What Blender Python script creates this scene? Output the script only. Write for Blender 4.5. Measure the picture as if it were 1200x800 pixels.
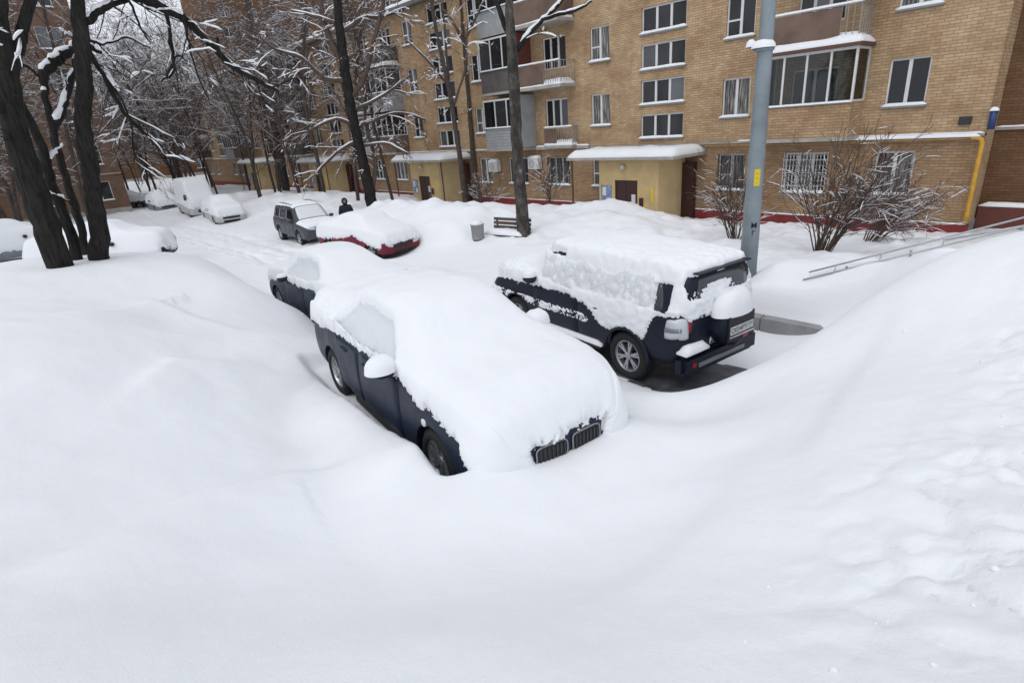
import bpy, bmesh, math, random
import numpy as np
from mathutils import Vector, Matrix, noise
from mathutils.bvhtree import BVHTree

# ------------------------------------------------------------------ camera, sky, sun, exposure
for o in list(bpy.data.objects): bpy.data.objects.remove(o)
scn = bpy.context.scene
col = scn.collection
EYE = 4.75
F, CX, CY = 657.0, 600.0, 400.0            # focal length in pixels of the 1200 px wide photograph
def nrm(v):
    v = np.array(v, float); return v/np.linalg.norm(v)
_Z = nrm([-135, 1700, 657]); _X = nrm([625, -204, 657]); _X = nrm(_X - _Z*(_X@_Z)); _Y = np.cross(_Z, _X)
CAM = np.array([_X, _Y, _Z])               # camera -> world (world X runs along the long facade, Y towards it)
cam = bpy.data.cameras.new('camera'); cam.sensor_fit = 'HORIZONTAL'; cam.sensor_width = 36; cam.lens = F/1200*36
cam.clip_start = .05; cam.clip_end = 2000
cam_o = bpy.data.objects.new('camera', cam); col.objects.link(cam_o)
cam_o.matrix_world = Matrix([list(CAM[i])+[[0, 0, EYE][i]] for i in range(3)]+[[0, 0, 0, 1]])
scn.camera = cam_o

SUN_EL, SUN_AZ = math.radians(56), math.radians(-75)   # azimuth of the direction towards the sun, from +X
world = bpy.data.worlds.new('World'); scn.world = world; world.use_nodes = True
nt = world.node_tree; nt.nodes.clear()
sky = nt.nodes.new('ShaderNodeTexSky'); sky.sky_type = 'NISHITA'; sky.sun_disc = False
sky.sun_elevation = SUN_EL; sky.sun_rotation = math.pi/2 - SUN_AZ; sky.dust_density = 3; sky.air_density = 1.0
hs = nt.nodes.new('ShaderNodeHueSaturation'); hs.inputs['Saturation'].default_value = .18
mx = nt.nodes.new('ShaderNodeMix'); mx.data_type = 'RGBA'; mx.inputs[0].default_value = .75
mx.inputs[7].default_value = (7.9, 8.3, 9.1, 1)          # even cloud cover
bg = nt.nodes.new('ShaderNodeBackground'); bg.inputs[1].default_value = .119
wo = nt.nodes.new('ShaderNodeOutputWorld')
nt.links.new(sky.outputs[0], hs.inputs['Color']); nt.links.new(hs.outputs[0], mx.inputs[6])
nt.links.new(mx.outputs[2], bg.inputs[0]); nt.links.new(bg.outputs[0], wo.inputs[0])
sl = bpy.data.lights.new('sun', 'SUN'); sl.energy = .6; sl.angle = math.radians(35); sl.color = (1, .97, .93)
so = bpy.data.objects.new('sun', sl); col.objects.link(so)
sd = Vector((math.cos(SUN_EL)*math.cos(SUN_AZ), math.cos(SUN_EL)*math.sin(SUN_AZ), math.sin(SUN_EL)))
so.rotation_euler = sd.to_track_quat('Z', 'Y').to_euler(); so.location = (0, 0, 30)
vs = scn.view_settings; vs.view_transform = 'Standard'; vs.look = 'None'; vs.exposure = 0; vs.gamma = 1; vs.use_curve_mapping = False

# ------------------------------------------------------------------ pixels to places
def ray(x, y): return CAM@np.array([x-CX, -(y-CY), -F])
def atz(x, y, z):                                          # the pixel's point at height z
    v = ray(x, y); t = (z-EYE)/v[2]; return np.array([v[0]*t, v[1]*t, z])
def atY(x, y, Y):                                          # the pixel's point on a plane parallel to the facade
    v = ray(x, y); t = Y/v[1]; return np.array([v[0]*t, Y, EYE+v[2]*t])
def atD(x, y, base):                                       # the pixel's point as far away (level) as base
    v = ray(x, y); b = nrm([base[0], base[1]]); t = math.hypot(base[0], base[1])/(v[:2]@b); return np.array([v[0]*t, v[1]*t, EYE+v[2]*t])

# ------------------------------------------------------------------ mesh helpers
def mesh_np(name, V, Q):
    V = np.asarray(V, np.float32).reshape(-1, 3); Q = np.asarray(Q, np.int32); k = Q.shape[1]
    me = bpy.data.meshes.new(name)
    me.vertices.add(len(V)); me.vertices.foreach_set('co', V.ravel())
    me.loops.add(Q.size); me.loops.foreach_set('vertex_index', Q.ravel())
    me.polygons.add(len(Q)); me.polygons.foreach_set('loop_start', np.arange(0, Q.size, k, dtype=np.int32))
    me.polygons.foreach_set('loop_total', np.full(len(Q), k, np.int32))
    me.update(calc_edges=True); me.validate(); return me
def link(name, me, mat=None, parent=None, smooth=False, loc=None, rot=None):
    if mat is not None and not me.materials: me.materials.append(mat)
    if smooth: me.polygons.foreach_set('use_smooth', np.ones(len(me.polygons), bool))
    o = bpy.data.objects.new(name, me); col.objects.link(o)
    if parent: o.parent = parent
    if loc is not None: o.location = loc
    if rot is not None: o.rotation_euler = rot
    return o
def empty(name, loc, rz=0):
    o = bpy.data.objects.new(name, None); col.objects.link(o); o.location = loc; o.rotation_euler = (0, 0, rz); o.empty_display_size = .2
    return o
def tag(o, label=None, cat=None, group=None, kind=None):
    if label: o['label'] = label
    if cat: o['category'] = cat
    if group: o['group'] = group
    if kind: o['kind'] = kind
    return o
class MB:
    """collects boxes, quads, tubes; build() makes ONE mesh object"""
    def __init__(s): s.v = []; s.f = []
    def add(s, V, Fc):
        n = len(s.v); s.v += [tuple(map(float, p)) for p in V]; s.f += [tuple(int(i)+n for i in q) for q in Fc]; return s
    def box(s, a, b):
        x0, y0, z0 = np.minimum(a, b); x1, y1, z1 = np.maximum(a, b)
        return s.add([(x0,y0,z0),(x1,y0,z0),(x1,y1,z0),(x0,y1,z0),(x0,y0,z1),(x1,y0,z1),(x1,y1,z1),(x0,y1,z1)],
                     [(0,3,2,1),(4,5,6,7),(0,1,5,4),(1,2,6,5),(2,3,7,6),(3,0,4,7)])
    def quad(s, *p): return s.add(p, [(0, 1, 2, 3)])
    def tube(s, pts, r, k=8, cap=True):
        pts = np.array(pts, float); r = np.full(len(pts), r, float) if np.isscalar(r) else np.array(r, float)
        V, Q = tube_np([(pts, r)], k); s.add(V, Q)
        if cap:
            n = len(s.v); s.f.append(tuple(range(n-k, n))); m = n-len(V); s.f.append(tuple(range(m+k-1, m-1, -1)))
        return s
    def lathe(s, prof, k=24, axis='y'):
        V = []; n = len(prof)
        for i in range(k):
            a = 2*math.pi*i/k
            for r, h in prof:
                V.append({'y': (r*math.cos(a), h, r*math.sin(a)), 'z': (r*math.cos(a), r*math.sin(a), h), 'x': (h, r*math.cos(a), r*math.sin(a))}[axis])
        Q = [(i*n+j, ((i+1)%k)*n+j, ((i+1)%k)*n+j+1, i*n+j+1) for i in range(k) for j in range(n-1)]
        return s.add(V, Q)
    def mesh(s, name): me = bpy.data.meshes.new(name); me.from_pydata(s.v, [], s.f); me.update(); return me
    def build(s, name, mat, parent=None, smooth=False, loc=None, rot=None, bev=0):
        me = s.mesh(name)
        if smooth or bev:
            bm = bmesh.new(); bm.from_mesh(me)
            if bev: bmesh.ops.bevel(bm, geom=bm.edges[:], offset=bev, segments=2, affect='EDGES', clamp_overlap=True)
            bmesh.ops.recalc_face_normals(bm, faces=bm.faces[:]); bm.to_mesh(me); bm.free()
        return link(name, me, mat, parent, smooth, loc, rot)
def tube_np(polys, k):
    Vs, Qs, n0 = [], [], 0
    a = np.arange(k)*2*np.pi/k; ca, sa = np.cos(a), np.sin(a)
    for pts, r in polys:
        t = np.gradient(pts, axis=0); t /= np.linalg.norm(t, axis=1)[:, None]+1e-9
        m = t.mean(0); ref = np.eye(3)[np.argmin(np.abs(m))]
        n1 = np.cross(t, ref); n1 /= np.linalg.norm(n1, axis=1)[:, None]+1e-9; n2 = np.cross(t, n1)
        V = pts[:, None, :]+r[:, None, None]*(n1[:, None, :]*ca[None, :, None]+n2[:, None, :]*sa[None, :, None])
        n = len(pts); i = np.arange(n-1)[:, None]*k; j = np.arange(k)[None, :]; jn = (j+1) % k
        Q = np.stack([i+j, i+k+j, i+k+jn, i+jn], -1).reshape(-1, 4)+n0
        Vs.append(V.reshape(-1, 3)); Qs.append(Q); n0 += n*k
    return np.concatenate(Vs), np.concatenate(Qs)

# ------------------------------------------------------------------ vector noise on arrays
_perm = np.random.RandomState(7).permutation(512); _grad = np.random.RandomState(9).uniform(-1, 1, (512, 2))
def pn(x, y):
    xi, yi = np.floor(x).astype(int), np.floor(y).astype(int); xf, yf = x-xi, y-yi
    u, v = xf*xf*xf*(xf*(xf*6-15)+10), yf*yf*yf*(yf*(yf*6-15)+10)
    def g(a, b, dx, dy):
        h = _perm[(_perm[a & 255]+b) & 511]; return _grad[h, 0]*dx+_grad[h, 1]*dy
    a = g(xi, yi, xf, yf); b = g(xi+1, yi, xf-1, yf); c = g(xi, yi+1, xf, yf-1); d = g(xi+1, yi+1, xf-1, yf-1)
    return (a+(b-a)*u)+((c+(d-c)*u)-(a+(b-a)*u))*v
def fbm(x, y, o=3):
    s = 0*x; am = 1.
    for i in range(o): s = s+am*pn(x*2**i+13.7*i, y*2**i-7.1*i); am *= .5
    return s
def sstep(a, b, x):
    t = np.clip((x-a)/(b-a), 0, 1); return t*t*(3-2*t)

# ------------------------------------------------------------------ materials (all procedural)
M = {}
def newmat(name):
    m = bpy.data.materials.new(name); m.use_nodes = True; n = m.node_tree; b = n.nodes['Principled BSDF']; M[name] = m; return m, n, b
def ramp(n, fac, stops):
    r = n.nodes.new('ShaderNodeValToRGB'); e = r.color_ramp.elements
    while len(e) < len(stops): e.new(.5)
    for i, (p, c) in enumerate(stops): e[i].position = p; e[i].color = tuple(c)+(1,)
    n.links.new(fac, r.inputs[0]); return r.outputs[0]
def ntex(n, scale, detail=4, rough=.55, coord='Object', stretch=None):
    tc = n.nodes.new('ShaderNodeTexCoord'); t = n.nodes.new('ShaderNodeTexNoise'); t.inputs['Scale'].default_value = scale
    t.inputs['Detail'].default_value = detail; t.inputs['Roughness'].default_value = rough
    if stretch:
        mp = n.nodes.new('ShaderNodeMapping'); mp.inputs['Scale'].default_value = stretch
        n.links.new(tc.outputs[coord], mp.inputs[0]); n.links.new(mp.outputs[0], t.inputs['Vector'])
    else: n.links.new(tc.outputs[coord], t.inputs['Vector'])
    return t.outputs['Fac']
def bump(n, b, h, strength, dist, prev=None):
    bp = n.nodes.new('ShaderNodeBump'); bp.inputs['Strength'].default_value = strength; bp.inputs['Distance'].default_value = dist
    n.links.new(h, bp.inputs['Height'])
    if prev: n.links.new(prev, bp.inputs['Normal'])
    n.links.new(bp.outputs[0], b.inputs['Normal']); return bp.outputs[0]
def plain(name, c, rough=.6, metal=0, var=.12, scale=6, spec=.5, coat=0, bmp=0):
    m, n, b = newmat(name)
    f = ntex(n, scale, 5); lo = [v*(1-var) for v in c]; hi = [min(1, v*(1+var)) for v in c]
    n.links.new(ramp(n, f, [(.3, lo), (.7, hi)]), b.inputs['Base Color'])
    b.inputs['Roughness'].default_value = rough; b.inputs['Metallic'].default_value = metal; b.inputs['Specular IOR Level'].default_value = spec
    if coat: b.inputs['Coat Weight'].default_value = coat; b.inputs['Coat Roughness'].default_value = .12
    if bmp: bump(n, b, ntex(n, scale*8, 4), .5, bmp)
    return m
def snow_mat(name, fine, big, c=(.845, .86, .885)):
    m, n, b = newmat(name)
    f = ntex(n, 1.3, 4)
    n.links.new(ramp(n, f, [(.3, [v*.975 for v in c]), (.7, c)]), b.inputs['Base Color'])
    b.inputs['Roughness'].default_value = .75; b.inputs['Specular IOR Level'].default_value = .25
    b.inputs['Subsurface Weight'].default_value = .15; b.inputs['Subsurface Radius'].default_value = (.03, .035, .04); b.inputs['Subsurface Scale'].default_value = 1
    p = bump(n, b, ntex(n, 9, 5, .6), big, .02); bump(n, b, ntex(n, 75, 3, .7), fine, .006, p)
    return m
snow_mat('snow', .5, .34); snow_mat('snow_car', .4, .14); snow_mat('snow_rough', .9, .8, (.82, .835, .86)); snow_mat('frost', .9, .9, (.72, .74, .77))
def brick_mat(name, c1, c2, mortar, stain, sa=.55):
    m, n, b = newmat(name)
    tc = n.nodes.new('ShaderNodeTexCoord'); sp = n.nodes.new('ShaderNodeSeparateXYZ'); n.links.new(tc.outputs['Object'], sp.inputs[0])
    ad = n.nodes.new('ShaderNodeMath'); n.links.new(sp.outputs[0], ad.inputs[0]); n.links.new(sp.outputs[1], ad.inputs[1])
    cb = n.nodes.new('ShaderNodeCombineXYZ'); n.links.new(ad.outputs[0], cb.inputs[0]); n.links.new(sp.outputs[2], cb.inputs[1])
    br = n.nodes.new('ShaderNodeTexBrick'); n.links.new(cb.outputs[0], br.inputs['Vector']); br.inputs['Scale'].default_value = 1
    br.inputs['Brick Width'].default_value = .27; br.inputs['Row Height'].default_value = .088; br.inputs['Mortar Size'].default_value = .009; br.inputs['Mortar Smooth'].default_value = .2
    br.inputs['Color1'].default_value = c1+(1,); br.inputs['Color2'].default_value = c2+(1,); br.inputs['Mortar'].default_value = mortar+(1,); br.inputs['Bias'].default_value = -.1
    s1 = ntex(n, .55, 5, .6, stretch=(1, 1, 1.6)); s2 = ntex(n, 3.6, 5, .65, stretch=(1, 1, .3))
    mm = n.nodes.new('ShaderNodeMath'); mm.operation = 'MULTIPLY_ADD'; n.links.new(s2, mm.inputs[0]); mm.inputs[1].default_value = .45; n.links.new(s1, mm.inputs[2])
    fac = ramp(n, mm.outputs[0], [(.52, (0, 0, 0)), (.90, (sa, sa, sa))])
    mxn = n.nodes.new('ShaderNodeMix'); mxn.data_type = 'RGBA'; mxn.blend_type = 'MULTIPLY'
    n.links.new(fac, mxn.inputs[0]); n.links.new(br.outputs['Color'], mxn.inputs[6]); mxn.inputs[7].default_value = stain+(1,)
    n.links.new(mxn.outputs[2], b.inputs['Base Color']); b.inputs['Roughness'].default_value = .9; b.inputs['Specular IOR Level'].default_value = .2
    inv = n.nodes.new('ShaderNodeMath'); inv.operation = 'SUBTRACT'; inv.inputs[0].default_value = 1; n.links.new(br.outputs['Fac'], inv.inputs[1])
    p = bump(n, b, inv.outputs[0], .6, .012); bump(n, b, ntex(n, 30, 4), .5, .006, p)
    return m
brick_mat('brick', (.60, .435, .265), (.46, .32, .19), (.34, .255, .17), (.46, .36, .30), .65)
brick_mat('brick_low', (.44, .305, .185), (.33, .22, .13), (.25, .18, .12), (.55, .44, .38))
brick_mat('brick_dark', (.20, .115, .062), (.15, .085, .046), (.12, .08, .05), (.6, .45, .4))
brick_mat('brick_orange', (.25, .165, .12), (.20, .125, .088), (.17, .125, .09), (.6, .5, .42))
plain('plinth_red', (.20, .022, .022), .7, scale=3, var=.25); plain('porch_yellow', (.54, .40, .20), .8, scale=1.5, var=.16, bmp=.002)
plain('porch_light', (.60, .46, .25), .8, scale=1.5, var=.12, bmp=.002)
plain('door_brown', (.045, .014, .012), .5, var=.2); plain('frame_white', (.66, .66, .65), .45, var=.06); plain('frame_grey', (.30, .28, .26), .7)
plain('frame_brown', (.16, .075, .045), .6); plain('panel_grey', (.33, .34, .34), .7, scale=2); plain('panel_dark', (.10, .09, .085), .8, scale=2, var=.25)
plain('panel_brown', (.15, .10, .075), .8, scale=1.5, var=.25); plain('panel_red', (.13, .04, .03), .8, scale=1.5); plain('concrete', (.27, .27, .275), .9, scale=3, var=.2, bmp=.003)
plain('slab', (.36, .34, .31), .9, scale=2, var=.2); plain('metal_grey', (.23, .25, .265), .5, metal=.3, scale=4, var=.15); plain('metal_dark', (.05, .05, .055), .5, metal=.5)
plain('galv', (.235, .275, .30), .55, metal=.25, scale=2.2, var=.2); plain('pipe_yellow', (.55, .30, .035), .6, var=.2); plain('pipe_tan', (.30, .19, .08), .7, var=.25); plain('rail_grey', (.42, .44, .46), .5, metal=.2); plain('pipe_brown', (.10, .05, .035), .6)
plain('bark_far', (.060, .047, .040), .95, scale=5, var=.35); plain('twig', (.085, .058, .047), .9, scale=5, var=.3)
plain('rubber', (.013, .013, .014), .85); plain('rim', (.42, .43, .45), .35, metal=.8); plain('black', (.011, .011, .012), .55); plain('chrome', (.6, .6, .62), .2, metal=1)
plain('lamp_red', (.30, .012, .02), .25); plain('lamp_clear', (.55, .57, .6), .15); plain('plate_white', (.62, .62, .62), .5, var=.05); plain('ink', (.012, .012, .014), .6)
plain('sticker_yellow', (.72, .52, .02), .5, var=.05); plain('paper', (.65, .66, .68), .7, var=.1, scale=30); plain('poster_blue', (.18, .26, .40), .6, var=.5, scale=9)
plain('wood_grey', (.10, .075, .06), .8, scale=7, var=.3); plain('jacket', (.008, .009, .016), .85); plain('skin', (.42, .25, .19), .6); plain('interior', (.02, .019, .018), .9)
plain('curtain', (.45, .43, .40), .9, var=.2, scale=7); plain('blue', (.02, .05, .16), .5); plain('roof_metal', (.16, .15, .15), .6)
def glass_mat(name, dark):
    m, n, b = newmat(name)
    oi = n.nodes.new('ShaderNodeObjectInfo')
    n.links.new(ramp(n, oi.outputs['Random'], [(0, [v*.5 for v in dark]), (.55, dark), (.8, [v*2.5 for v in dark]), (1, [v*6 for v in dark])]), b.inputs['Base Color'])
    b.inputs['Roughness'].default_value = .06; b.inputs['Specular IOR Level'].default_value = .5
    bump(n, b, ntex(n, 1.1, 2), .12, .02); return m
def curtain_glass():
    m, n, b = newmat('glass_curtain')
    f = ntex(n, 6, 3, .5, stretch=(3, 3, .25)); n.links.new(ramp(n, f, [(.38, (.03, .03, .03)), (.5, (.12, .115, .11)), (.66, (.36, .35, .32))]), b.inputs['Base Color']); b.inputs['Roughness'].default_value = .08
curtain_glass()
def clear_glass():
    m, n, b = newmat('glass_clear')
    t = n.nodes.new('ShaderNodeBsdfTransparent'); t.inputs[0].default_value = (.75, .78, .78, 1); gl = n.nodes.new('ShaderNodeBsdfGlossy'); gl.inputs['Roughness'].default_value = .04
    fr = n.nodes.new('ShaderNodeFresnel'); fr.inputs[0].default_value = 1.5; mm = n.nodes.new('ShaderNodeMixShader'); n.links.new(fr.outputs[0], mm.inputs[0]); n.links.new(t.outputs[0], mm.inputs[1]); n.links.new(gl.outputs[0], mm.inputs[2])
    n.links.new(mm.outputs[0], n.nodes['Material Output'].inputs[0])
clear_glass()
glass_mat('glass', (.022, .023, .025)); glass_mat('car_glass', (.012, .013, .015))
def paint(name, c, rough=.3):
    m, n, b = newmat(name)
    f = ntex(n, 2.5, 6, .65); d = [v*.9+.008 for v in c]
    n.links.new(ramp(n, f, [(.35, c), (.75, d)]), b.inputs['Base Color'])
    n.links.new(ramp(n, f, [(.3, [rough]*3), (.75, [rough+.3]*3)]), b.inputs['Roughness'])
    b.inputs['Metallic'].default_value = .0; b.inputs['Specular IOR Level'].default_value = .22; b.inputs['Coat Weight'].default_value = .05; b.inputs['Coat Roughness'].default_value = .2
    return m
paint('paint_navy', (.011, .017, .038)); paint('paint_black', (.008, .012, .026)); paint('paint_slate', (.028, .038, .060)); paint('paint_grey', (.07, .08, .09)); paint('paint_red', (.16, .012, .03)); paint('paint_white', (.5, .5, .5)); paint('paint_silver', (.22, .24, .26))
def bark_mat(name, lo, hi, sc):
    m, n, b = newmat(name)
    f = ntex(n, sc, 6, .7, stretch=(1, 1, .12)); g_ = ntex(n, 2.2, 4)
    mm = n.nodes.new('ShaderNodeMath'); mm.operation = 'MULTIPLY_ADD'; n.links.new(g_, mm.inputs[0]); mm.inputs[1].default_value = .4; n.links.new(f, mm.inputs[2])
    n.links.new(ramp(n, mm.outputs[0], [(.5, lo), (.9, hi)]), b.inputs['Base Color']); b.inputs['Roughness'].default_value = .95; b.inputs['Specular IOR Level'].default_value = .15; bump(n, b, f, 1, .05)
bark_mat('bark', (.008, .008, .008), (.046, .042, .038), 22)
def birch_mat():
    m, n, b = newmat('bark_birch')
    f = ntex(n, 5, 6, .7, stretch=(1, 1, .5)); n.links.new(ramp(n, f, [(.44, (.03, .024, .02)), (.62, (.10, .09, .08)), (.72, (.34, .33, .32))]), b.inputs['Base Color'])
    b.inputs['Roughness'].default_value = .9; bump(n, b, f, .8, .03)
birch_mat()

# ------------------------------------------------------------------ the snow-covered ground
def px(x, y, z): return tuple(atz(x, y, z))
CARS = [(-7.56, 3.67, -.124, 1.56, -.1, 4.25, .90), (-10.0, 5.316, 3.129, .85, -.1, 4.7, .92), (-3.75, 7.19, 3.023, .97, -.9, 4.8, .95)]   # x, y, heading, ground z, footprint
def crest(x, y, lx, ly, c=CARS[0]):
    """where the pixel's ray meets an upright plane beside or before a parked car"""
    v = ray(x, y); ch, sh = math.cos(c[2]), math.sin(c[2]); n, k = ((ch, sh), lx) if lx is not None else ((-sh, ch), ly)
    t = (n[0]*c[0]+n[1]*c[1]+k)/(n[0]*v[0]+n[1]*v[1]); return (v[0]*t, v[1]*t, EYE+v[2]*t)
def slope(x, y, s):
    """the pixel's point on a snow slope that falls away from where the photographer stands"""
    v = ray(x, y); t = (EYE-3.0)/(-v[2]-s*math.hypot(v[0], v[1])); return (v[0]*t, v[1]*t, EYE+v[2]*t)
ctrl = [
 (0, 0, 3.02), (0, -6, 3.1), (-5, -5, 3.0), (5, 0, 3.3), (8, 8, 3.6), (4, -8, 3.2), (-12, -8, 3.0), (-25, -12, 2.0),
 px(600, 795, 2.95), px(1195, 795, 3.1), px(0, 795, 2.95), *[slope(*q_) for q_ in ((300, 700, .22), (600, 690, .27), (900, 690, .18), (1150, 600, .02), (300, 570, .21), (450, 600, .255), (600, 615, .285), (720, 590, .27), (900, 560, .17), (1050, 500, .08), (100, 500, .1), (860, 480, .19), (960, 430, .13), (1100, 400, .05), (300, 450, .15), (220, 380, .08), (400, 520, .24), (780, 540, .24))], px(0, 420, 2.9),
 *[crest(x_, y_, None, 1.3, CARS[2]) for x_, y_ in ((700, 440), (740, 453), (775, 461), (810, 461))], *[crest(x_, y_, 4.80, None) for x_, y_ in ((560, 570), (610, 557), (660, 545), (700, 528), (732, 504))], px(800, 466, 1.76), px(870, 436, 1.9), px(930, 408, 2.1), px(760, 486, 1.74),
 px(1000, 357, 2.52), px(1060, 324, 2.75), px(1130, 300, 2.9), px(1200, 280, 3.0), (2.5, 9, 3.3), (3, 13, 3.2), (6, 18, 2.5),
 px(330, 392, 1.92), px(290, 338, 2.15), px(250, 308, 2.35), px(200, 330, 2.55), px(100, 380, 2.8), px(130, 315, 2.85), px(60, 322, 2.92), px(0, 335, 2.95), (-13.5, 1, 2.9), (-13, -3, 3.0), (-17, 1.5, 2.6),
 # parking trench and road
 (-7.7, 3.8, 1.5), (-5, 3.5, 1.56), (-5, 5.2, 1.36), (-8, 5.3, 1.22), (-2.7, 4.9, 1.6), (-10.5, 4.2, .98), (-13.5, 4.6, .84), (-12, 5.2, .86), (-9.6, 5.6, .98), (-8.6, 4.0, 1.3),
 (-3.4, 6.2, 1.25), (-4, 7, .98), (-6, 6.0, 1.12), (-6, 8, .97), (-8.5, 7, 1.0), (-3, 8.2, 1.02), (-3.4, 9.2, 1.02), (-2.5, 7.5, 1.45), (-6, 9.5, .98), (-11, 8.5, .86), (-14, 8, .76), (-12, 6.8, .86), (-9, 10, .95), (-14, 10.5, .85),
 (-17, 4.8, .76), (-20, 5.5, .8), (-18, 9, .66), (-18.5, 10.5, .52), (-22, 9.5, .52), (-24, 7, .62), (-28, 9.5, .42), (-26, 11.5, .6), (-34, 8, .4), (-45, 9, .3), (-60, 10, .25), (-90, 16, .2), (-36, 11, .5),
 # far left side of the road
 (-19, -1, 2.2), (-21, 3.0, 1.45), (-25, 1, 1.1), (-30, -2, .9), (-28, 5, .62), (-40, 0, .7), (-55, 3, .4), (-60, -15, .5), (-100, -40, .3), (-100, 0, .2), (-160, 20, .2), (-40, -25, 1.2), (0, -40, 3.2), (40, -30, 3.5), (40, 20, 2.5), (40, 60, 1.5), (-150, 80, .2), (-60, 70, .2), (-100, 45, .2), (0, 45, .5), (-160, -60, .3),
 # bank beyond the off-road car, lawn in front of the house
 (-1, 11, 2.2), (-2.6, 10.8, 1.72), (-4.2, 11, 1.55), (-2, 13, 1.6), (0, 13, 2.3), (-4.5, 14.4, 1.35), (-7.5, 12.5, 1.25), (-5, 17.8, 1.0), (-3.5, 20.5, .62), (-8, 21, .5), (-1, 20, .9), (-11, 21, .5), (-8, 17, 1.0), (-11, 14, 1.2), (-11, 18, 1.05),
 (-14.6, 13.6, 1.28), (-15.2, 12.6, 1.12), (-15.5, 11.6, .98), (-13, 12.4, 1.1), (-17.5, 13.6, 1.62), (-18, 12.2, 1.3), (-20, 13, 1.62), (-21, 15, 1.45), (-23, 13.4, 1.55), (-26, 14.2, 1.4), (-14.1, 18.2, 1.62), (-12, 19.2, .95), (-16.5, 18.8, 1.0), (-14.5, 20.5, .6), (-19, 18.5, 1.0), (-20, 21, .5), (-25, 20.5, .5), (-30, 20, .6), (-25, 16.5, 1.15), (-29, 15.5, 1.1), (-33, 16, 1.2), (-29, 13, .95), (-35, 13.4, .95), (-38, 17, 1.4), (-41, 14, 1.3), (-44, 17, .9), (-50, 15, 1.0), (-55, 18, .7), (-70, 17, .6), (-40, 21, .45), (-60, 21.5, .4), (-80, 21, .3),
]
ctrl = np.array(ctrl, float)
def _phi(r2): return np.sqrt(r2+.55)
_d2 = ((ctrl[:, None, :2]-ctrl[None, :, :2])**2).sum(-1)
_w = np.linalg.solve(_phi(_d2)+np.eye(len(ctrl))*-.03, ctrl[:, 2]-1.2)
def segd(x, y, a, b):
    ax, ay = a; bx, by = b; l2 = (bx-ax)**2+(by-ay)**2; t = np.clip(((x-ax)*(bx-ax)+(y-ay)*(by-ay))/l2, 0, 1)
    return np.hypot(x-ax-t*(bx-ax), y-ay-t*(by-ay)), np.sign((bx-ax)*(y-ay)-(by-ay)*(x-ax)), t
_lip = []
for _x, _y in ((372, 458), (385, 469), (405, 485), (428, 504), (450, 520), (470, 535), (490, 547)):
    _p = crest(_x, _y, None, -1.08); _lip.append(((_p[0]-CARS[0][0])*math.cos(CARS[0][2])+(_p[1]-CARS[0][1])*math.sin(CARS[0][2]), _p[2]+.15+.014*len(_lip)))
LIP = np.array(sorted(_lip))
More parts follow.
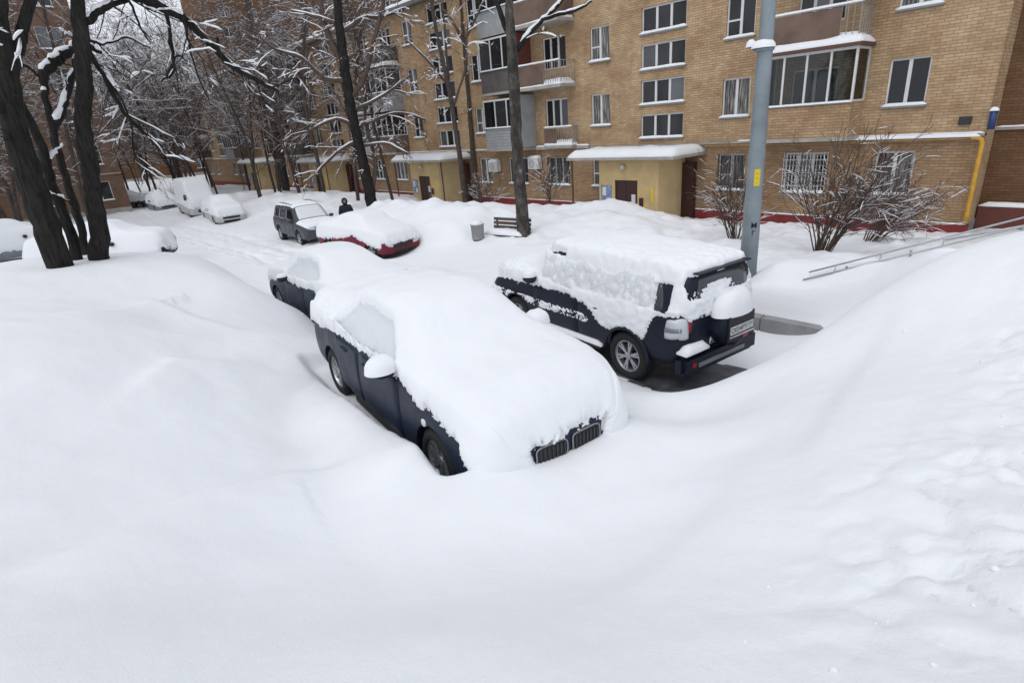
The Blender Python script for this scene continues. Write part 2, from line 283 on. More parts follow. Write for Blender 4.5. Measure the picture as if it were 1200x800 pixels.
def ground(x, y):
    x = np.asarray(x, float); y = np.asarray(y, float); z = np.full(x.shape, 1.2)
    for (cx_, cy_, _), w in zip(ctrl, _w): z = z+w*_phi((x-cx_)**2+(y-cy_)**2)
    # steep cut face of the bank behind the parked off-road car
    e = 9.72+.05*np.sin(x*1.7)+.12*pn(x*.9, y*0+3.3); m = sstep(e-.06, e+.22, y)*sstep(-5.6, -4.4, x)*sstep(-.9, -2.0, x)*(1-sstep(10.4, 12.5, y))
    z = z+m*.52*(1+.2*pn(x*1.3, y*1.3))
    for cx_, cy_, yw, z0, l0, l1, hw in CARS:              # the hollow in which each car stands
        lx = (x-cx_)*math.cos(yw)+(y-cy_)*math.sin(yw); ly = -(x-cx_)*math.sin(yw)+(y-cy_)*math.cos(yw)
        d_ = np.hypot(np.maximum(0, np.maximum(l0-lx, lx-l1)), np.maximum(0, np.abs(ly)-hw)); mk = 1-sstep(.0, .2, d_)
        z = z*(1-mk)+np.minimum(z, z0+.015)*mk
    # lip of the drift right beside the navy sedan
    cx_, cy_, yw, z0 = CARS[0][:4]; lx = (x-cx_)*math.cos(yw)+(y-cy_)*math.sin(yw); ly = -(x-cx_)*math.sin(yw)+(y-cy_)*math.cos(yw)
    tz = np.interp(lx, LIP[:, 0], LIP[:, 1]); m = sstep(-.93, -1.06, ly)*(1-sstep(-1.12, -1.9, ly))*sstep(-.6, .6, lx)*sstep(4.5, 3.7, lx); z = z+(np.maximum(tz, z)-z)*m
    near = sstep(24, 8, np.hypot(x, y))
    z = z+.07*fbm(x*.45, y*.45, 3)+.022*near*fbm(x*1.7+5, y*1.7, 3)
    road = sstep(2.2, .9, np.abs(y-(8.2+.02*(x+14))))*sstep(-9, -15, x)
    z = z+road*(.12*fbm(x*1.1, y*2.4, 4)-.07*np.exp(-((np.abs(y-8.2-.02*(x+14)+.25*np.sin(x*.25))-.75)/.22)**2)-.02)
    z = z+.42*sstep(11.2, 11.9, y+.35*pn(x*.8, y*0+1.7))*(1-sstep(12.6, 16, y))*sstep(-27, -24, x)*sstep(-15.6, -16.6, x)*(1+.5*pn(x*.7+3, y*.7))
    lawn = sstep(11.5, 13, y)*sstep(-2, -4, x); z = z+lawn*(.3*fbm(x*.55+2, y*.55+9, 3)+.24*np.abs(fbm(x*1.1+7, y*1.1+1, 3)))
    # trodden snow on the right
    tr = sstep(1.6, .4, np.abs(x-(.25+.06*y)))*sstep(1.3, 2.6, y)*sstep(9, 6, y)
    q = fbm(x*4.2, y*4.2, 4); cr = np.abs(fbm(x*2.6+4, y*2.6+8, 4)); z = z+tr*(.05*q-.09*np.abs(fbm(x*1.9+9, y*1.9, 3))-.10*np.exp(-(cr/.07)**2)*(.4+pn(x*1.1, y*1.1+5)))
    # drifted lips across the foreground
    for pts, amp, wd in (([(0, 700), (130, 605), (230, 530), (330, 485), (420, 470)], .15, .5), ([(130, 450), (200, 400), (300, 370)], .10, .4), ([(60, 400), (180, 345), (290, 352)], .09, .5), ([(640, 760), (760, 660), (860, 560), (930, 470)], .07, .5), ([(1000, 640), (960, 520), (1010, 430), (1080, 360)], .06, .35)):
        P = [atz(a, b, 2.6)[:2] for a, b in pts]; best = np.full(x.shape, 9e9); sg = np.zeros(x.shape); tt = np.zeros(x.shape)
        for i in range(len(P)-1):
            d_, s_, t_ = segd(x, y, P[i], P[i+1]); u = d_ < best; best = np.where(u, d_, best); sg = np.where(u, s_, sg); tt = np.where(u, (i+t_)/(len(P)-1), tt)
        z = z+amp*np.exp(-(best/np.where(sg > 0, wd*.35, wd*1.2))**2)*np.sin(np.pi*np.clip(tt, .02, .98))
    return z
def gz(x, y): return float(ground(np.array([x]), np.array([y]))[0])
def axis_pts(segs):
    out = []
    for a, b, s in segs: out.append(np.arange(a, b, s))
    return np.concatenate(out)
gx = axis_pts([(-420, -120, 20), (-120, -60, 2.), (-60, -34, .5), (-34, -16, .16), (-16, -9, .085), (-9, -1.2, .05), (-1.2, 2.5, .032), (2.5, 8, .2), (8, 40, 2), (40, 301, 20)])
gy = axis_pts([(-400, -60, 20), (-60, -14, 2.), (-14, -3, .3), (-3, 1, .05), (1, 7, .036), (7, 8, .05), (8, 11, .075), (11, 23, .15), (23, 40, 1), (40, 401, 20)])
GX, GY = np.meshgrid(gx, gy, indexing='ij'); GZ = ground(GX, GY)
ni, nj = GX.shape; I = np.arange(ni-1)[:, None]*nj; J = np.arange(nj-1)[None, :]
gq = np.stack([I+J, I+nj+J, I+nj+J+1, I+J+1], -1).reshape(-1, 4)
g = link('snow_ground', mesh_np('snow_ground', np.stack([GX, GY, GZ], -1), gq), M['snow'], None, True); tag(g, kind='structure')

# ragged dark grey sheet just above the ground in the hollow round the off-road car
plain('dark_ground', (.085, .09, .10), .5, scale=4, var=.7, bmp=.004)
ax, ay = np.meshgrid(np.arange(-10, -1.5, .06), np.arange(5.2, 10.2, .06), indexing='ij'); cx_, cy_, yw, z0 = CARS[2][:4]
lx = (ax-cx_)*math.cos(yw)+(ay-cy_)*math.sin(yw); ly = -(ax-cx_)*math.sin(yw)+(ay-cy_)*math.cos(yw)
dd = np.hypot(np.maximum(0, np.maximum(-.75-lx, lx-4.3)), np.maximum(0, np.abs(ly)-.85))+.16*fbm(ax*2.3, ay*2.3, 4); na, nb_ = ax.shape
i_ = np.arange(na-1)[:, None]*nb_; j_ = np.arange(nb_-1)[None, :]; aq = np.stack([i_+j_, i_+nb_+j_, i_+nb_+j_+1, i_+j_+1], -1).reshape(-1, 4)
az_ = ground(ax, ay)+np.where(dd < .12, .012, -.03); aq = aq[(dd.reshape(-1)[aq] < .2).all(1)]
tag(link('dark_ground', mesh_np('dark_ground', np.stack([ax, ay, az_], -1), aq), M['dark_ground'], None, True), kind='structure')

# snow lying on ledges, sills, slabs: a rounded, slightly uneven pillow
_sc = {}
def snow_pad(w, d, h, seed=0, nx=None):
    key = (round(w, 2), round(d, 2), round(h, 2), seed)
    if key in _sc: return _sc[key]
    nx = nx or max(6, min(60, int(w/.12))); ny = 7
    s = np.linspace(-1, 1, nx+1); t = np.linspace(-1, 1, ny+1); S, T = np.meshgrid(s, t, indexing='ij')
    e = max(.03, min(.2, h*.8)); ex = np.clip((1-np.abs(S))*w/2/e, 0, 1); ey = np.clip((1-np.abs(T))*d/2/min(e, d*.35), 0, 1)
    rnd = np.sqrt(np.clip(1-(1-ex)**2, 0, 1)*np.clip(1-(1-ey)**2, 0, 1))
    X = S*w/2; Yy = T*d/2+.02*d*pn(X*1.3+seed, X*0+.5); Zz = h*(.25+.75*rnd)*(1+.35*pn(X*1.1+seed*3.1, Yy*2)+.15*pn(X*4+seed, Yy*5))
    V = np.stack([X, Yy, Zz], -1).reshape(-1, 3); n = ny+1; i = np.arange(nx)[:, None]*n; j = np.arange(ny)[None, :]
    Q = np.stack([i+j, i+n+j, i+n+j+1, i+j+1], -1).reshape(-1, 4).tolist()
    bd = [k*n for k in range(nx+1)]+[nx*n+k for k in range(1, ny+1)]+[k*n+ny for k in range(nx-1, -1, -1)]+[k for k in range(ny-1, 0, -1)]
    m0 = len(V); V = np.concatenate([V, V[bd]*[1, 1, 0]+[0, 0, -.004]])
    L = len(bd); Q += [[bd[(k+1) % L], bd[k], m0+k, m0+(k+1) % L] for k in range(L)]
    _sc[key] = mesh_np('snow', V, Q); return _sc[key]
def pad(parent, x0, x1, y0, y1, z, h, seed=0, mat='snow'):
    return link('snow', snow_pad(x1-x0, y1-y0, h, seed), M[mat], parent, True, ((x0+x1)/2, (y0+y1)/2, z))

def heap(w, d, h, seed, nx=28, ny=28):
    s = np.linspace(-1, 1, nx); S, T = np.meshgrid(s, np.linspace(-1, 1, ny), indexing='ij'); a = np.maximum(np.abs(S), np.abs(T)); r = np.hypot(S, T)+1e-9; k = a/r
    X, Y_ = S*k, T*k; R = np.hypot(X, Y_); Z_ = np.sqrt(np.clip(1-R**2.6, 0, 1)); V = np.stack([X*w, Y_*d, Z_*h*(1+.12*pn(X*2+seed, Y_*2))], -1).reshape(-1, 3)
    i = np.arange(nx-1)[:, None]*ny; j = np.arange(ny-1)[None, :]; return mesh_np('snow', V, np.stack([i+j, i+ny+j, i+ny+j+1, i+j+1], -1).reshape(-1, 4))

# ------------------------------------------------------------------ apartment house
def wall_mesh(x0, x1, z0, z1, holes, dep=.2):
    xs = sorted({x0, x1, *[v for h in holes for v in h[:2] if x0 < v < x1]}); zs = sorted({z0, z1, *[v for h in holes for v in h[2:4] if z0 < v < z1]})
    b = MB()
    for i in range(len(xs)-1):
        run = None
        for k in range(len(zs)-1):
            cx_, cz_ = (xs[i]+xs[i+1])/2, (zs[k]+zs[k+1])/2
            if any(h[0] < cx_ < h[1] and h[2] < cz_ < h[3] for h in holes):
                continue
            b.quad((xs[i], 0, zs[k]), (xs[i+1], 0, zs[k]), (xs[i+1], 0, zs[k+1]), (xs[i], 0, zs[k+1]))
    for (a, c, e, f) in [h[:4] for h in holes]:
        b.quad((a, 0, e), (a, 0, f), (a, dep, f), (a, dep, e)); b.quad((c, 0, e), (c, dep, e), (c, dep, f), (c, 0, f))
        b.quad((a, 0, f), (c, 0, f), (c, dep, f), (a, dep, f)); b.quad((a, 0, e), (a, dep, e), (c, dep, e), (c, 0, e))
    return b
_wc = {}
def window(parent, x0, x1, z0, z1, split, mat='frame_white', y=0., sill=True, seed=0, transom=None, lattice=False, curtain=False, rot=0, loc=None):
    """split: relative positions of the mullions"""
    w, h = x1-x0, z1-z0; key = (round(w, 2), round(h, 2), tuple(split), mat, transom)
    fw = .055
    if key not in _wc:
        b = MB(); Y0, Y1 = .07, .13
        b.box((0, Y0, 0), (fw, Y1, h)); b.box((w-fw, Y0, 0), (w, Y1, h)); b.box((fw, Y0+.002, 0), (w-fw, Y1, fw)); b.box((fw, Y0+.002, h-fw), (w-fw, Y1, h))
        ed = [fw]+[s*w for s in split]+[w-fw]
        for s in split: b.box((s*w-.05, Y0-.008, fw), (s*w+.05, Y1, h-fw))
        if transom:
            k, tz = transom; a = ed[k]+(.05 if k else 0); c = ed[k+1]-(.05 if k < len(split) else 0); b.box((a, Y0-.003, tz*h-.03), (c, Y1, tz*h+.03))
        panes = []
        for i in range(len(ed)-1):
            a = ed[i]+(.05 if i else 0); c = ed[i+1]-(.05 if i < len(split) else 0)
            p = MB(); p.box((a+.002, .10, fw+.002), (c-.002, .11, h-fw-.002)); panes.append(p.mesh('pane'))
        s = MB(); s.box((-.06, -.09, -.06), (w+.06, .068, -.004)); _wc[key] = (b.mesh('window'), panes, s.mesh('sill'))
    fm, pm, sm = _wc[key]
    o = link('window', fm, M[mat], parent, False, (x0, y, z0) if loc is None else loc, (0, 0, rot) if rot else None)
    for p in pm:
        q_ = link('pane', p, None, o)
        if curtain: q_.data = p.copy(); q_.data.materials.clear(); q_.data.materials.append(M['glass_curtain'])
        elif not p.materials: p.materials.append(M['glass'])
    if sill:
        link('sill', sm, M['metal_grey'], o); link('snow', snow_pad(w+.12, .15, .09, seed % 5), M['snow'], o, True, (w/2, -.02, -.004))
    if lattice:
        b = MB(); nb = int(w/.115)
        for i in range(nb+1): xx = i*w/nb; b.box((xx-.008, -.05, -.02), (xx+.008, -.034, h+.02))
        for k in range(3): zz = h*(k+.5)/3; b.box((-.03, -.062, zz-.01), (w+.03, -.051, zz+.01))
        for i in range(nb):
            for k in range(4):
                xx = (i+.5)*w/nb; zz = h*(.12+.25*k); a = np.linspace(0, 2*np.pi, 9)
                b.tube(np.stack([xx+.05*np.cos(a), 0*a-.042, zz+.11*np.sin(a)], -1), .006, 4, False)
        b.build('grille', M['frame_white'] if lattice == 1 else M['metal_dark'], o)
    return o

FX0, FX1, FY, EAVE = -83.0, -3.62, 22.0, 11.75
house = empty('apartment_house', (0, FY, 0)); tag(house, 'long four storey tan brick apartment house with snowy window sills', 'house')
STA = [-14.67-15.22*k for k in range(5)]
FZ = [(1.66, 3.03), (4.40, 5.76), (7.12, 8.50), (9.84, 11.2)]
rng = random.Random(4)
wins = []                                                   # x0,x1,z0,z1,split,transom,kw
for k, s in enumerate(STA):
    for r in range(6):
        z0 = 3.76+1.36*r; wins.append((s-1.05, s+1.05, z0, z0+.95, (.34, .66), None, {}))
    for sg in (-1, 1):
        for fl, (z0, z1) in enumerate(FZ):
            c = s+sg*3.28
            kw = {}
            if k == 0 and sg == 1 and fl == 0: kw = dict(lattice=2)
            wins.append((c-.55, c+.55, z0, z1, (.5,), (0, .42) if (k*3+fl+sg) % 2 else None, kw))
            c = s+sg*6.08; kw = {}
            if k == 0 and sg == 1 and fl == 0: kw = dict(lattice=1)
            if fl == 0 and sg == -1: kw = dict(lattice=2 if k == 0 else 0, curtain=True)
            if fl == 0: wins.append((c-.75, c+.75, z0, z1, (.33, .66), None, kw))
            elif not (fl > 0 and k == 0 and sg == 1 and fl == 1):
                wins.append((c-.75, c+.75, z0-.55*0, z1, (.33, .66), None, dict(sill=False)))
            else: wins.append((c-.75, c+.75, z0, z1, (.5,), None, dict(sill=False)))
for fl, (z0, z1) in enumerate(FZ):
    wins.append((-6.36, -5.26, z0, z1, (.5,), None, {}))
holes = [(w[0], w[1], w[2], w[3]) for w in wins]
wall_mesh(FX0, FX1, 3.5, EAVE, [h for h in holes if h[2] > 3.4]).build('wall', M['brick'], house)
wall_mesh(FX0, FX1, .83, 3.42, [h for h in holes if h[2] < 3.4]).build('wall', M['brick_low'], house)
for i, (x0, x1, z0, z1, sp, tr, kw) in enumerate(wins):
    kw = {k_: v for k_, v in kw.items() if v}
    if len(sp) == 2 and x1-x0 < 1.6 and z0 > 4: kw['sill'] = False
    if len(sp) == 1 and rng.random() < .5: kw['curtain'] = True
    window(house, x0, x1, z0, z1, sp, seed=i, transom=tr, **kw)
b = MB(); b.box((FX0, -.05, 3.42), (FX1+.0, .2, 3.5)); b.build('string_course', M['slab'], house)
pad(house, FX0, -19, -.05, 0, 3.5, .04, 1); pad(house, -11.2, FX1, -.05, 0, 3.5, .05, 2)
b = MB(); b.box((FX0, -.06, -.5), (FX1+.05, .2, .83)); b.build('plinth', M['plinth_red'], house)
pad(house, -13.3, FX1, -.06, 0, .83, .04, 3); pad(house, -40, -19, -.06, 0, .83, .03, 4)
# end wall, set-back wing on the right, back and roof
b = MB(); b.quad((FX1, 0, .83), (FX1, 1.3, .83), (FX1, 1.3, EAVE), (FX1, 0, EAVE)); b.build('end_wall', M['brick'], house)
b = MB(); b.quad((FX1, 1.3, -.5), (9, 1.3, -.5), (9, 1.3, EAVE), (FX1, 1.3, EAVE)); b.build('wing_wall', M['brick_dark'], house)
b = MB(); b.box((FX1+.05, 1.05, -.5), (9, 1.298, 1.25)); b.build('wing_plinth', M['panel_red'], house); pad(house, FX1+.05, 9, 1.03, 1.298, 1.25, .12, 1)
b = MB(); b.box((FX1, 1.24, 3.5), (9, 1.298, 3.58)); b.build('wing_ledge', M['slab'], house); pad(house, FX1, 6, 1.22, 1.298, 3.58, .05, 4)
b = MB(); b.quad((FX0, 0, -.5), (FX0, 0, EAVE), (FX0, 13, EAVE), (FX0, 13, -.5)); b.quad((FX0, 13, -.5), (FX0, 13, EAVE), (9, 13, EAVE), (9, 13, -.5)); b.quad((9, 13, -.5), (9, 13, EAVE), (9, 1.3, EAVE), (9, 1.3, -.5)); b.build('rear_wall', M['brick'], house)
b = MB(); b.add([(FX0-.4, -.5, EAVE), (FX1+.4, -.5, EAVE), (FX1+.4, 13.4, EAVE), (FX0-.4, 13.4, EAVE), (FX0-.4, -.5, EAVE+.2), (FX1+.4, -.5, EAVE+.2), (FX1+.4, 13.4, EAVE+.2), (FX0-.4, 13.4, EAVE+.2), (FX0+3, 6.5, EAVE+2.2), (FX1-3, 6.5, EAVE+2.2)],
    [(3, 2, 1, 0), (0, 1, 5, 4), (1, 2, 6, 5), (2, 3, 7, 6), (3, 0, 4, 7), (4, 5, 9, 8), (6, 7, 8, 9), (5, 6, 9), (7, 4, 8)]); rf = b.build('roof', M['roof_metal'], house)
link('snow', snow_pad(FX1-FX0+.6, 2.2, .28, 3, 160), M['snow'], rf, True, ((FX0+FX1)/2, .62, EAVE+.2))

# balconies -----------------------------------------------------------------
def glazed(x0, x1, z0, d, lower, frame, n, zt=None, seed=0, roof=True, side='panel_grey', lower_slats=0, glass='glass'):
    """an enclosed balcony: slab, lower panel, frame, panes, roof"""
    zt = zt or z0+2.45; zs = z0+1.08
    o = MB().box((x0, -d, z0-.12), (x1, -.002, z0)).build('balcony', M['slab'], house)
    if lower_slats:
        hh = (zs-.03-z0-.0)/lower_slats
        for k in range(lower_slats):
            s = MB().box((x0+.02, -d+.015, z0+.004+k*hh), (x1-.02, -d+.05-.008*(k % 2), z0+.004+(k+1)*hh-.012)).build('slat', M[lower], o)
        MB().box((x0+.03, -d+.052, z0+.002), (x1-.03, -d+.08, zs-.03)).build('lower_panel', M['panel_dark'], o)
    else: MB().box((x0+.02, -d+.015, z0+.002), (x1-.02, -d+.07, zs-.03)).build('lower_panel', M[lower], o)
    for xx, nm in ((x0+.02, 'side_panel'), (x1-.06, 'side_panel')): MB().box((xx, -d+.072, z0+.002), (xx+.04, -.004, zs-.03)).build(nm, M[lower], o)
    f = MB(); f.box((x0, -d, zs-.03), (x1, -d+.08, zs+.03)); f.box((x0, -d+.002, zt-.08), (x1, -d+.08, zt))
    for i in range(n+1): xx = x0+.03+(x1-x0-.06)*i/n; f.box((xx-.032, -d-.004, zs+.03), (xx+.032, -d+.07, zt-.08))
    for xx in (x0+.003, x1-.063): f.box((xx, -d+.08, zs-.028), (xx+.06, -.006, zs+.03)); f.box((xx, -d+.08, zt-.08), (xx+.06, -.006, zt-.004)); f.box((xx, -.07, zs+.03), (xx+.06, -.008, zt-.08))
    f.build('frame', M[frame], o)
    for i in range(n):
        a = x0+.03+(x1-x0-.06)*i/n+.034; c = x0+.03+(x1-x0-.06)*(i+1)/n-.034
        MB().box((a, -d+.03, zs+.032), (c, -d+.04, zt-.082)).build('pane', M[glass], o)
    for xx in (x0+.03, x1-.04): MB().box((xx, -d+.082, zs+.032), (xx+.01, -.072, zt-.082)).build('pane', M[glass], o)
    MB().box((x0-.02, -d-.05, zs-.06), (x1+.02, -d-.005, zs-.032)).build('ledge', M['metal_grey'], o); link('snow', snow_pad(x1-x0, .06, .05, seed), M['snow'], o, True, ((x0+x1)/2, -d-.03, zs-.03))
    if roof:
        MB().box((x0-.12, -d-.15, zt+.002), (x1+.12, -.002, zt+.10)).build('roof', M['pipe_brown'], o)
        link('snow', snow_pad(x1-x0+.2, d+.12, .24, seed), M['snow'], o, True, ((x0+x1)/2, -d/2-.07, zt+.1))
    return o
def open_balcony(x0, x1, z0, d, panel, seed=0, part=1.0, hgt=1.0):
    o = MB().box((x0, -d, z0-.13), (x1, -.002, z0)).build('balcony', M['slab'], house)
    xm = x0+(x1-x0)*part
    if part > 0: MB().box((x0+.03, -d+.03, z0+.06), (xm, -d+.055, z0+hgt-.06)).build('panel', M[panel], o); MB().box((x0+.03, -d+.06, z0+.06), (x0+.055, -.004, z0+hgt-.06)).build('side_panel', M[panel], o)
    MB().box((x1-.055, -d+.06, z0+.06), (x1-.03, -.004, z0+hgt-.06)).build('side_panel', M[panel], o) if part == 1 else None
    r = MB(); zt = z0+hgt; r.box((x0, -d+.02, zt-.04), (x1, -d+.07, zt)); r.box((x0, -d+.07, zt-.038), (x0+.05, -.004, zt-.002)); r.box((x1-.05, -d+.07, zt-.038), (x1, -.004, zt-.002))
    r.build('handrail', M['frame_grey'], o)
    n = max(2, int((x1-xm)/.13)) if part < 1 else 0
    for i in range(n): xx = xm+(x1-.03-xm)*i/max(1, n-1); MB().box((xx-.01, -d+.035, z0), (xx+.01, -d+.055, zt-.04)).build('baluster', M['frame_grey'], o)
    if part < 1:
        for i in range(6): yy = -d+.12+(d-.2)*i/5; MB().box((x1-.035, yy-.01, z0), (x1-.015, yy+.01, zt-.04)).build('baluster', M['frame_grey'], o)
    link('snow', snow_pad(x1-x0, d*.9, .26, seed), M['snow'], o, True, ((x0+x1)/2, -d*.52, z0)); link('snow', snow_pad(x1-x0, .06, .06, seed), M['snow'], o, True, ((x0+x1)/2, -d+.045, zt))
    return o
B1 = 1.1
for k, s in enumerate(STA):
    for sg in (-1, 1):
        c = s+sg*6.08; x0, x1 = c-1.45, c+1.45
        if k == 0 and sg == 1:
            glazed(-9.95, -6.95, 3.58, B1, 'brick', 'frame_white', 4, 6.22, 1, glass='glass_clear'); open_balcony(-9.9, -7.0, 6.42, B1, 'panel_brown', 2, .8); open_balcony(-9.9, -7.0, 9.14, B1, 'panel_brown', 1)
        elif k == 0 and sg == -1:
            MB().box((-22.2, -.16, 3.42), (-18.6, -.052, 3.56)).build('ledge', M['slab'], house); pad(house, -22.2, -18.6, -.17, -.06, 3.56, .06)
            o = open_balcony(-21.25, -19.35, 3.62, .5, 'panel_brown', 3, .45, .85)
            open_balcony(-22.35, -19.4, 6.36, B1, 'panel_brown', 0, .62); open_balcony(-22.35, -19.4, 9.08, B1, 'panel_brown', 2)
        elif k == 1 and sg == 1:
            glazed(-25.1, -22.3, 3.58, B1, 'panel_grey', 'frame_white', 3, 6.02, 2, roof=False, lower_slats=7)
            glazed(-25.1, -22.38, 6.36, B1, 'panel_dark', 'frame_white', 3, 8.88, 3, roof=False); glazed(-25.1, -22.38, 9.08, B1, 'panel_grey', 'frame_white', 3, 11.5, 1)
        else:
            for fl, z0 in ((1, 3.58), (2, 6.3), (3, 9.02)):
                t = (k*2+(sg > 0)+fl*3) % 4
                if t in (0, 1) or (k == 1 and fl == 2): glazed(x0, x1, z0, B1, ('panel_grey', 'panel_brown')[t % 2], 'frame_white', 4, None, fl, roof=(fl == 3 or (k == 1 and fl == 2)))
                else: open_balcony(x0, x1, z0, B1, ('panel_brown', 'panel_dark')[t % 2], fl)
MB().box((-22.36, -B1, 6.5), (-22.33, -.01, 8.9)).build('partition', M['panel_red'], house); MB().box((-22.29, -B1+.06, 3.6), (-22.25, -.01, 6.1)).build('partition', M['panel_grey'], house)
# stair porches ----------------------------------------------------------------
for k, s in enumerate(STA[:4]):
    x0, x1, d = s-1.79, s+1.26, 2.0
    b = MB(); hx0, hx1 = s-.96, s+.24; Y = -d
    b.quad((x0, Y, -.5), (hx0, Y, -.5), (hx0, Y, 3.05), (x0, Y, 3.05)); b.quad((hx1, Y, -.5), (x1, Y, -.5), (x1, Y, 3.05), (hx1, Y, 3.05)); b.quad((hx0, Y, 2.2), (hx1, Y, 2.2), (hx1, Y, 3.05), (hx0, Y, 3.05))
    b.quad((hx0, Y, -.5), (hx0, Y+.12, -.5), (hx0, Y+.12, 2.2), (hx0, Y, 2.2)); b.quad((hx1, Y+.12, -.5), (hx1, Y, -.5), (hx1, Y, 2.2), (hx1, Y+.12, 2.2)); b.quad((hx0, Y, 2.2), (hx0, Y+.12, 2.2), (hx1, Y+.12, 2.2), (hx1, Y, 2.2))
    b.quad((x0, -.065, -.5), (x0, Y, -.5), (x0, Y, 3.05), (x0, -.065, 3.05)); p = b.build('porch', M['porch_yellow'], house)
    b = MB(); b.quad((x1, Y, -.5), (x1, -.065, -.5), (x1, -.065, 3.05), (x1, Y, 3.05)); b.build('side_wall', M['porch_light'], p)
    for xx in (x0+.85, hx1+.04, x1-.06): MB().box((xx-.012, Y-.012, -.3), (xx+.012, Y-.002, 3.04)).build('joint_strip', M['porch_light'], p)
    dr = MB().box((hx0+.02, Y+.06, -.3), (hx1-.02, Y+.11, 2.18)).build('door', M['door_brown'], p)
    MB().box((hx0+.55, Y+.045, -.3), (hx0+.57, Y+.0585, 2.18)).build('seam', M['metal_dark'], dr); MB().box((hx1-.34, Y+.052, 1.25), (hx1-.14, Y+.0585, 1.62)).build('notice', M['paper'], dr); MB().tube([(hx1-.16, Y+.0, .95), (hx1-.16, Y+.0, 1.15)], .015, 8).build('handle', M['chrome'], dr)
    MB().box((x0+.12, Y-.03, 1.12), (x0+.68, Y-.004, 1.98)).build('notice_board', M['poster_blue'], p); MB().box((x0+.2, Y-.034, 1.55), (x0+.4, Y-.0305, 1.9)).build('notice', M['paper'], p); MB().box((x0+.42, Y-.034, 1.2), (x0+.62, Y-.0305, 1.46)).build('notice', M['paper'], p)
    MB().box((hx1+.12, Y-.05, 1.15), (hx1+.3, Y-.004, 1.5)).build('intercom', M['door_brown'], p)
    MB().box((x1-.34, Y-.012, 1.35), (x1-.24, Y-.002, 1.95)).build('notice', M['sticker_yellow'], p)
    MB().lathe([(.0, -.12), (.09, -.11), (.11, -.02), (.06, .05)], 12, 'z').build('lamp', M['lamp_clear'], p, True, (s-.45, Y-.1, 2.78))
    c = MB().box((s-3.3, Y-.45, 3.05), (s+2.2, -.004, 3.16)).build('canopy', M['slab'], house); link('snow', snow_pad(5.4, 2.35, .30, k), M['snow'], c, True, (s-.55, -1.23, 3.16))
    for xx in (s-3.1, s+2.0): MB().tube([(xx, Y-.3, -.3), (xx, Y-.3, 3.05)], .045, 8).build('canopy_post', M['pipe_brown'], c) if xx < s or k else None
    MB().box((x1+.03, -.32, -.3), (x1+.55, -.07, 2.75)).build('side_door', M['door_brown'], c)
# drainpipes, air conditioners, gas pipe ----------------------------------------
for xx in (-27.44, -42.6):
    b = MB().tube([(xx, -.11, .3), (xx, -.11, EAVE-.3)], .06, 10); b.build('drainpipe', M['pipe_brown'], house, True)
def aircon(x, z, y=0):
    o = MB().box((x-.4, y-.34, z), (x+.4, y-.05, z+.55)).build('air_conditioner', M['frame_white'], house, bev=.02)
    b = MB(); a = np.linspace(0, 2*np.pi, 20)
    for r in (.08, .14, .2): b.tube(np.stack([x-.08+r*np.cos(a), 0*a+y-.35, z+.27+r*np.sin(a)], -1), .006, 4, False)
    b.build('fan_guard', M['metal_dark'], o); MB().box((x-.3, y-.3, z-.05), (x-.26, y-.004, z-.002)).box((x+.26, y-.3, z-.05), (x+.3, y-.004, z-.002)).build('bracket', M['metal_dark'], o)
    link('snow', snow_pad(.8, .3, .14, 2), M['snow'], o, True, (x, y-.2, z+.55))
aircon(-25.6, 2.3); aircon(-22.3, 2.45); aircon(-7.0, 7.62, -.55); aircon(-38, 5.2)
MB().tube([(-12.5, -.16, 3.35), (-8, -.16, 3.36), (-3.9, -.16, 3.378)], .05, 10).build('feed_pipe', M['pipe_tan'], house, True)
gp = MB().tube([(-3.9, -.16, 3.378), (-3.75, -.16, 3.38), (-3.66, -.16, 3.34), (-3.62, -.16, 3.24), (-3.62, -.16, 1.25), (-3.62, -.16, .9)], .065, 10).build('gas_pipe', M['pipe_yellow'], house, True)
link('snow', snow_pad(4.3, .13, .09, 1), M['snow'], gp, True, (-5.85, -.16, 3.42))
bp = MB().tube([(-3.5, -.12, 3.6), (-3.5, -.12, 4.1)], .09, 12).build('vent_cap', M['blue'], house, True); link('snow', snow_pad(.2, .2, .1, 0), M['snow'], bp, True, (-3.5, -.12, 4.1))
MB().box((-4.3, -.1, 3.75), (-4.0, -.004, 3.98)).build('junction_box', M['metal_dark'], house)

